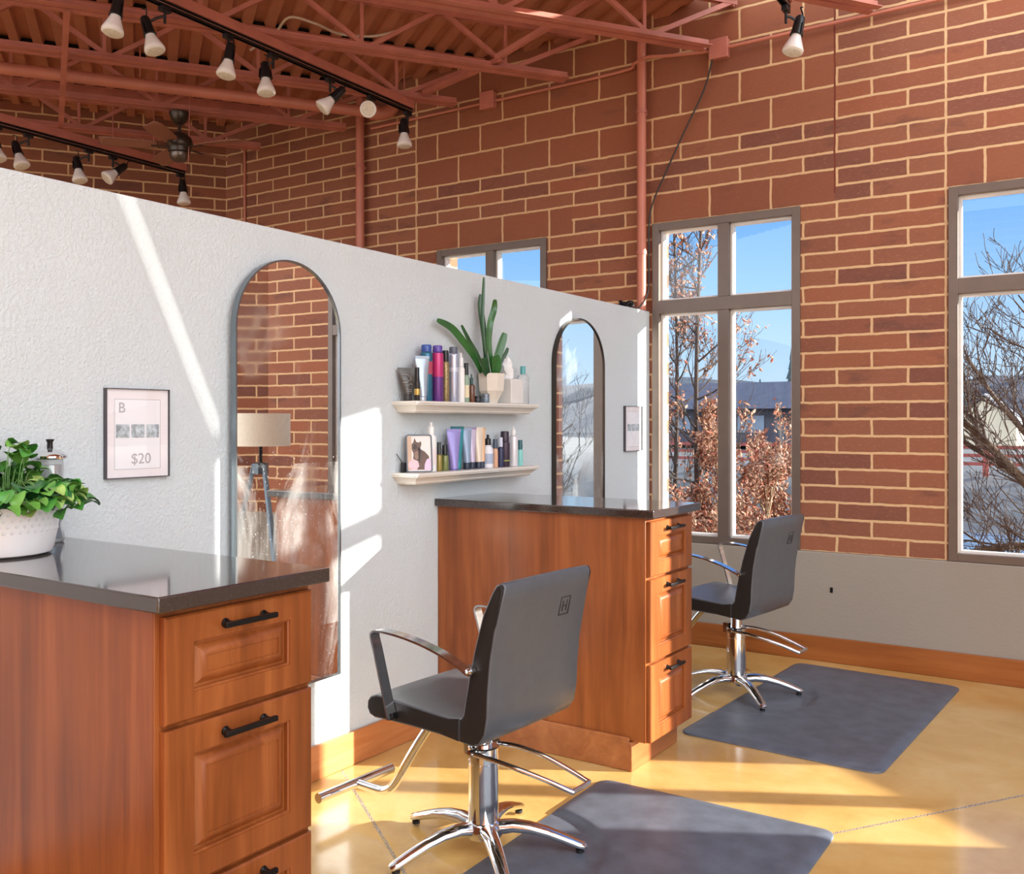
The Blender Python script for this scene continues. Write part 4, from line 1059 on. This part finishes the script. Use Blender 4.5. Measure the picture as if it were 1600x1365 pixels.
rl = thing('bridge_railing', 'long red railing across the creek beyond the windows', 'railing', (-14, 37.6, -.45))
RR = outm('red_railing_paint', (120,46,40), .5, .1)
for k in range(13): obj('railing_post', M().box(-.09,.09,-.09,.09,0,1.15).xf(Matrix.Translation((k*2.1-5,0,0))), RR, rl, smooth=False)
rb = M()
for z in (.45,.75,1.05): rb.box(-5.2,20.4,-.05,.05,z-.06,z+.06)
obj('railing_rails', rb, RR, rl, smooth=False)
sh = thing('white_shed', 'small white gabled building far beyond the window at the right', 'building', (-6.9, 62, .0))
obj('shed_wall', M().prism([(-1.6,0),(1.6,0),(1.6,1.5),(0,2.9),(-1.6,1.5)], -2.2, 2.2, lambda a, b, c: (a, c, b)), outm('shed_white', (176,170,152), .7, .05), sh, smooth=False)
rf = M().bar((-1.85,0,1.32),(0,0,2.98),.12,.12); rr = M()
for s in (-1, 1): rr.add([(s*1.9,-2.4,1.28),(s*1.9,2.4,1.28),(0,2.4,3.02),(0,-2.4,3.02),(s*1.9,-2.4,1.38),(s*1.9,2.4,1.38),(0,2.4,3.14),(0,-2.4,3.14)], [(0,1,2,3),(4,5,6,7),(0,1,5,4),(0,3,7,4),(1,2,6,5)])
obj('shed_roof', rr, outm('shed_roof_grey', (120,124,134), .7, .1), sh, smooth=False)
fb = thing('long_dark_building', 'long dark roofed building across the creek, behind the slim trees', 'building', (-26, 58, .1))
obj('building_wall', M().box(-14,10,-3,3,0,2.3), outm('dark_wall', (56,58,72), .8, .2), fb, smooth=False)
rr = M().prism([(-4,2.2),(4,2.2),(0,3.9)], -14.8, 10.8, lambda a, b, c: (c, a, b)); obj('building_roof', rr, outm('dark_roof', (70,76,92), .7, .15), fb, smooth=False)
for k in range(5): obj('building_window', M().box(-12+4.6*k,-10.4+4.6*k,-3.06,-3.001,.8,1.8), outm('dim_window', (96,116,140), .3, .1), fb, smooth=False)
def conifer(x, y, z, h, label):
    t = thing('conifer', label, 'tree', (x, y, z), 0, 'dark conifers on the hillside')
    random.seed(int(x*7)); rs = []; m = M()
    for k in range(9):
        z0 = h*(.1 + .1*k); r = h*.20*(1 - k/9.4)
        ring = []; N = 18
        for i in range(N):
            a = 2*pi*i/N; q = r*(1 if i % 2 else .62)*random.uniform(.85,1.15); ring.append((q*cos(a), q*sin(a), z0))
        m.rings([ring, [(p[0]*.25, p[1]*.25, z0 + h*.17) for p in ring]])
    obj('foliage', m, bpy.data.materials.get('conifer_green') or outm('conifer_green', (52,76,82), .9, .3, 1.5), t)
    obj('trunk', M().tube([(0,0,0),(0,0,h*.3)], h*.02, 8), bpy.data.materials.get('conifer_bark') or outm('conifer_bark', (70,60,52), .9), t)
conifer(-19.6, 66, -.1, 6.6, 'tallest dark conifer at the right side of the four pane window')
conifer(-22.9, 69, .0, 4.4, 'shorter conifer left of the tallest one beyond the four pane window')
conifer(-9.6, 70, .0, 6.4, 'hazy conifer at the left side of the right edge window')
conifer(-4.4, 72, .0, 5.6, 'hazy conifer beyond the right part of the right edge window')

BARK = outm('grey_bark', (58,47,42), .85, .35, 14); BARK2 = outm('pale_bark', (86,72,58), .85, .35, 10); TWIG = outm('tan_twigs', (122,102,80), .85, .3, 8)
LB = [outm('dry_leaf_a', (132,94,74), .7, .25, 9), outm('dry_leaf_b', (168,128,104), .7, .2, 9), outm('dry_leaf_c', (134,74,50), .7, .2, 9)]
def grow(m, lf, p, d, L, r, depth, rng, leafp, spread=.7, upb=.15, rmin=.003):
    n = 4; pts = [p]; q = p.copy(); dd = d.copy()
    for i in range(n):
        dd = (dd + Vector((rng.uniform(-1,1), rng.uniform(-1,1), rng.uniform(-.6,1)*.8 + upb*.4))*.20).normalized()
        q = q + dd*(L/n); pts.append(q.copy())
    rr = [max(rmin*.8, r*(1-.45*i/n)) for i in range(n+1)]
    m.tube(pts, rr, 5 if r < .02 else 7)
    if lf is not None and leafp > 0 and depth <= 1:
        for i in range(1, n+1):
            if rng.random() < leafp:
                for _ in range(rng.randint(1, 3)):
                    c = pts[i] + Vector((rng.uniform(-.06,.06), rng.uniform(-.06,.06), rng.uniform(-.08,.04))); s = rng.uniform(.022,.045)
                    u = Vector((rng.uniform(-1,1), rng.uniform(-1,1), rng.uniform(-1,1))).normalized(); v = u.orthogonal().normalized(); w = u.cross(v)
                    rng.choice(lf).add([c-u*s, c+v*s*.5+w*s*.2, c+u*s*.9, c-v*s*.5+w*s*.2], [(0,1,2,3)])
    if depth <= 0: return
    k = rng.randint(2, 4) if depth > 1 else rng.randint(2, 3)
    for j in range(k):
        i = rng.randint(1, n); a = pts[i]
        nd = (dd + Vector((rng.uniform(-1,1), rng.uniform(-1,1), rng.uniform(-.5,1)))*spread + Vector((0,0,upb))).normalized()
        grow(m, lf, a, nd, L*rng.uniform(.5,.78), max(rmin, rr[i]*rng.uniform(.45,.65)), depth-1, rng, leafp, spread, upb, rmin)
def finish(root, tr, br, lf, bark, twig):
    obj('trunk', tr, bark, root)
    obj('branches', br, twig, root)
    if lf:
        for m, mt in zip(lf, LB):
            if m.v: obj('dry_leaves', m, mt, root, smooth=False)
def slim_tree(x, y, z0, h, r, seed, label, lean=0, leafp=.25, side=44, sl=.62):
    rng = random.Random(seed); root = thing('slim_tree', label, 'tree', (x, y, z0)); tr, br = M(), M(); lf = [M(), M(), M()]
    pts = [Vector((lean*t + .05*sin(5*t+seed), .04*cos(4*t), h*t)) for t in [i/14 for i in range(15)]]
    tr.tube(pts, [r*(1-.75*i/14) for i in range(15)], 8)
    for k in range(side):
        t = .18 + .80*k/side; i = min(13, int(t*14)); p = pts[i].lerp(pts[i+1], t*14-i)
        a = rng.uniform(0, 2*pi); d = Vector((cos(a), sin(a), rng.uniform(.15,.75))).normalized()
        L = sl*(1.3 - .8*t)*rng.uniform(.7,1.25)
        grow(br, lf, p, d, L, r*.42*(1.1-t*.7), 3, rng, leafp*(1.5-t), .55, .2)
    finish(root, tr, br, lf, BARK, BARK)
slim_tree(-5.12, 11.9, -1.15, 6.2, .042, 5, 'slim bare tree in the left panes of the four pane window, left one of two', 0, .10)
slim_tree(-4.70, 11.7, -1.12, 6.6, .046, 9, 'slim bare tree just left of the mullion of the four pane window', .05, .16)
def bushy(x, y, z0, seed, label, n=7, L=1.1, r=.035, depth=4, leafp=.7, spread=.7, up=.35, bark=None, twig=None, name='shrub', leaves=True, tilt=.55):
    rng = random.Random(seed); root = thing(name, label, 'tree' if 'tree' in name else 'shrub', (x, y, z0)); tr, br = M(), M(); lf = [M(), M(), M()] if leaves else None
    for k in range(n):
        a = 2*pi*k/n + rng.uniform(-.3,.3); d = Vector((cos(a)*tilt, sin(a)*tilt, 1)).normalized()
        p = Vector((cos(a)*.08, sin(a)*.08, -.05)); pts = [p, p + d*L*.5, p + d*L + Vector((0,0,.05))]
        tr.tube(pts, [r, r*.85, r*.7], 7)
        grow(br, lf, pts[-1], d, L*.8, r*.6, depth, rng, leafp, spread, up)
        grow(br, lf, pts[1], (d + Vector((rng.uniform(-1,1), rng.uniform(-1,1), .2))*.6).normalized(), L*.6, r*.45, depth-1, rng, leafp, spread, up)
    finish(root, tr, br, lf, bark or BARK2, twig or TWIG)
bushy(-3.95, 11.6, -1.1, 21, 'young tree thick with brown leaves in the right lower pane of the four pane window', 6, 1.05, .032, 4, 1.0, .55, .45, name='leafy_tree', tilt=.32)
bushy(-4.75, 10.2, -.98, 22, 'shrub of dry leaves at the foot of the two slim trees', 11, .72, .018, 4, .8, .8, .25)
bushy(-4.05, 9.5, -.9, 23, 'tangled twiggy shrub behind the far cabinet and window sill', 13, .62, .016, 4, .35, .9, .2)
bushy(-3.45, 9.9, -.94, 24, 'shrub with rusty leaves low in the right pane of the four pane window', 9, .55, .016, 4, .6, .8, .25)
bushy(-3.35, 9.3, -.85, 25, 'bare spreading shrub just above the back of the far salon chair', 10, .50, .015, 4, .12, .95, .05)
# the big spreading tree outside the right edge window
rng = random.Random(77); root = thing('spreading_tree', 'big bare spreading tree filling the window at the right edge', 'tree', (.15, 10.2, -1.0))
O = Vector((.15, 10.2, -1.0)); tr, br = M(), M()
root.location.z = -1.0
DZ = -.9
tr.tube(spline([(0,0,-.1),(-.05,0,.5),(-.15,0,.9),(-.35,-.05,1.4)], 5), [.20-.004*i for i in range(16)], 10)
limbs = [([(-.30,-.05,2.1),(-.75,-.1,2.55),(-1.10,-.15,2.95),(-1.42,-.2,3.30),(-1.75,-.3,3.6)], .062, 5),
 ([(-.35,-.05,2.3),(-.70,0,2.85),(-.98,.05,3.25),(-1.25,.1,3.6),(-1.5,.15,4.0)], .042, 4),
 ([(-.25,0,1.9),(-.85,-.2,2.2),(-1.35,-.3,2.15),(-1.85,-.35,1.95)], .05, 5),
 ([(-.15,0,1.4),(-.75,-.4,1.75),(-1.30,-.6,2.05),(-1.75,-.7,2.45),(-2.1,-.8,2.9)], .06, 5),
 ([(-.10,0,.9),(-.7,-.5,1.05),(-1.3,-.8,1.35),(-1.75,-.9,1.85)], .06, 4),
 ([(-.35,-.05,2.3),(-.45,.2,3.0),(-.6,.3,3.5),(-.75,.3,4.0)], .055, 3)]
for pts, r, nb in limbs:
    P = spline([(a, b, c + DZ) for a, b, c in pts], 5); n = len(P); tr.tube(P, [r*(1-.7*i/n) for i in range(n)], 8)
    for k in range(nb*3):
        i = rng.randint(3, n-1); d = (P[min(i+1,n-1)] - P[i-1]).normalized()
        nd = (d + Vector((rng.uniform(-1,1), rng.uniform(-.6,.6), rng.uniform(-.7,1)))*.8).normalized()
        grow(br, None, P[i], nd, rng.uniform(.5,.9), r*.24, 3, rng, 0, .95, .02, .0035)
obj('trunk', tr, BARK2, root); obj('branches', br, BARK, root)
bushy(1.05, 10.7, -1.0, 35, 'bare forked tree outside, seen only in the narrow mirror near the window', 5, 1.75, .06, 5, 0, .75, .15, BARK2, BARK, 'forked_tree', False, .5)
bushy(-1.75, 9.2, -.82, 31, 'bare brush low in the left of the right edge window', 10, .45, .014, 4, .03, .9, .1, BARK2, TWIG)

# ------------------------------------------------------------------ sun, sky, camera
sd = bpy.data.lights.new('sun', 'SUN'); sd.energy = SUN_E; sd.angle = radians(.55); sd.color = (1.0, .93, .82)
so = bpy.data.objects.new('sun', sd); COL.objects.link(so)
az = radians(180+28.2); sv = Vector((cos(az), sin(az), -SUN_TAN)).normalized()
so.rotation_euler = sv.to_track_quat('-Z', 'Y').to_euler(); so.location = (14, 9, 6)

w = bpy.data.worlds.new('sky'); SC.world = w; w.use_nodes = True; nt = w.node_tree; nt.nodes.clear()
def wn(t, **k):
    n = nt.nodes.new(t)
    for a, b in k.items(): setattr(n, a, b)
    return n
out = wn('ShaderNodeOutputWorld'); bg = wn('ShaderNodeBackground'); nt.links.new(bg.outputs[0], out.inputs[0])
tc = wn('ShaderNodeTexCoord'); sep = wn('ShaderNodeSeparateXYZ'); nt.links.new(tc.outputs['Generated'], sep.inputs[0])
cr = wn('ShaderNodeValToRGB'); nt.links.new(sep.outputs[2], cr.inputs[0]); e = cr.color_ramp.elements
e[0].position = 0.0; e[0].color = (.60,.78,.96,1); e[1].position = .60; e[1].color = (.07,.24,.66,1)
for p, c in ((.06,(.50,.73,.97,1)), (.14,(.31,.60,.97,1)), (.22,(.17,.45,.94,1)), (.34,(.11,.34,.85,1))):
    x = cr.color_ramp.elements.new(p); x.color = c
# added fill light: unseen white cloud glow in the sky behind the camera
dt = wn('ShaderNodeVectorMath', operation='DOT_PRODUCT'); nt.links.new(tc.outputs['Generated'], dt.inputs[0]); dt.inputs[1].default_value = (.64, -.77, 0)
mr = wn('ShaderNodeMapRange', interpolation_type='SMOOTHSTEP'); nt.links.new(dt.outputs['Value'], mr.inputs[0])
mr.inputs[1].default_value = .05; mr.inputs[2].default_value = .45; mr.inputs[3].default_value = 0; mr.inputs[4].default_value = 1
nz = wn('ShaderNodeTexNoise'); nt.links.new(tc.outputs['Generated'], nz.inputs['Vector']); nz.inputs['Scale'].default_value = 2.2; nz.inputs['Detail'].default_value = 3
cl = wn('ShaderNodeValToRGB'); nt.links.new(nz.outputs[0], cl.inputs[0])
cl.color_ramp.elements[0].color = (CLOUD_FILL*.85, CLOUD_FILL*.88, CLOUD_FILL*.93, 1); cl.color_ramp.elements[1].color = (CLOUD_FILL*1.05, CLOUD_FILL*1.08, CLOUD_FILL*1.12, 1)
mx = wn('ShaderNodeMix', data_type='RGBA'); nt.links.new(mr.outputs[0], mx.inputs[0]); nt.links.new(cr.outputs[0], mx.inputs[6]); nt.links.new(cl.outputs[0], mx.inputs[7])
# ground below the horizon, brightened behind the camera as added fill for the ceiling
lt = wn('ShaderNodeMath', operation='LESS_THAN'); nt.links.new(sep.outputs[2], lt.inputs[0]); lt.inputs[1].default_value = -.01
mg = wn('ShaderNodeMix', data_type='RGBA'); nt.links.new(lt.outputs[0], mg.inputs[0]); nt.links.new(mx.outputs[2], mg.inputs[6])
mgr = wn('ShaderNodeMix', data_type='RGBA'); nt.links.new(mr.outputs[0], mgr.inputs[0]); mgr.inputs[6].default_value = (.45,.44,.42,1); mgr.inputs[7].default_value = (GROUND_FILL*1.0, GROUND_FILL*.98, GROUND_FILL*.95, 1)
nt.links.new(mgr.outputs[2], mg.inputs[7])
nt.links.new(mg.outputs[2], bg.inputs[0]); bg.inputs[1].default_value = 1.0

cd_ = bpy.data.cameras.new('camera'); cam = bpy.data.objects.new('camera', cd_); COL.objects.link(cam)
cam.location = (0, 0, 1.45); cam.rotation_euler = (pi/2, 0, YAW)
cd_.sensor_fit = 'HORIZONTAL'; cd_.sensor_width = 36; cd_.lens = 36*1490/1600; cd_.shift_y = -21.5/1600; cd_.clip_end = 400; cd_.clip_start = .05
SC.camera = cam
vs_ = SC.view_settings; vs_.view_transform = 'Standard'; vs_.look = 'None'; vs_.exposure = EXPO; vs_.gamma = 1.0; vs_.use_curve_mapping = False
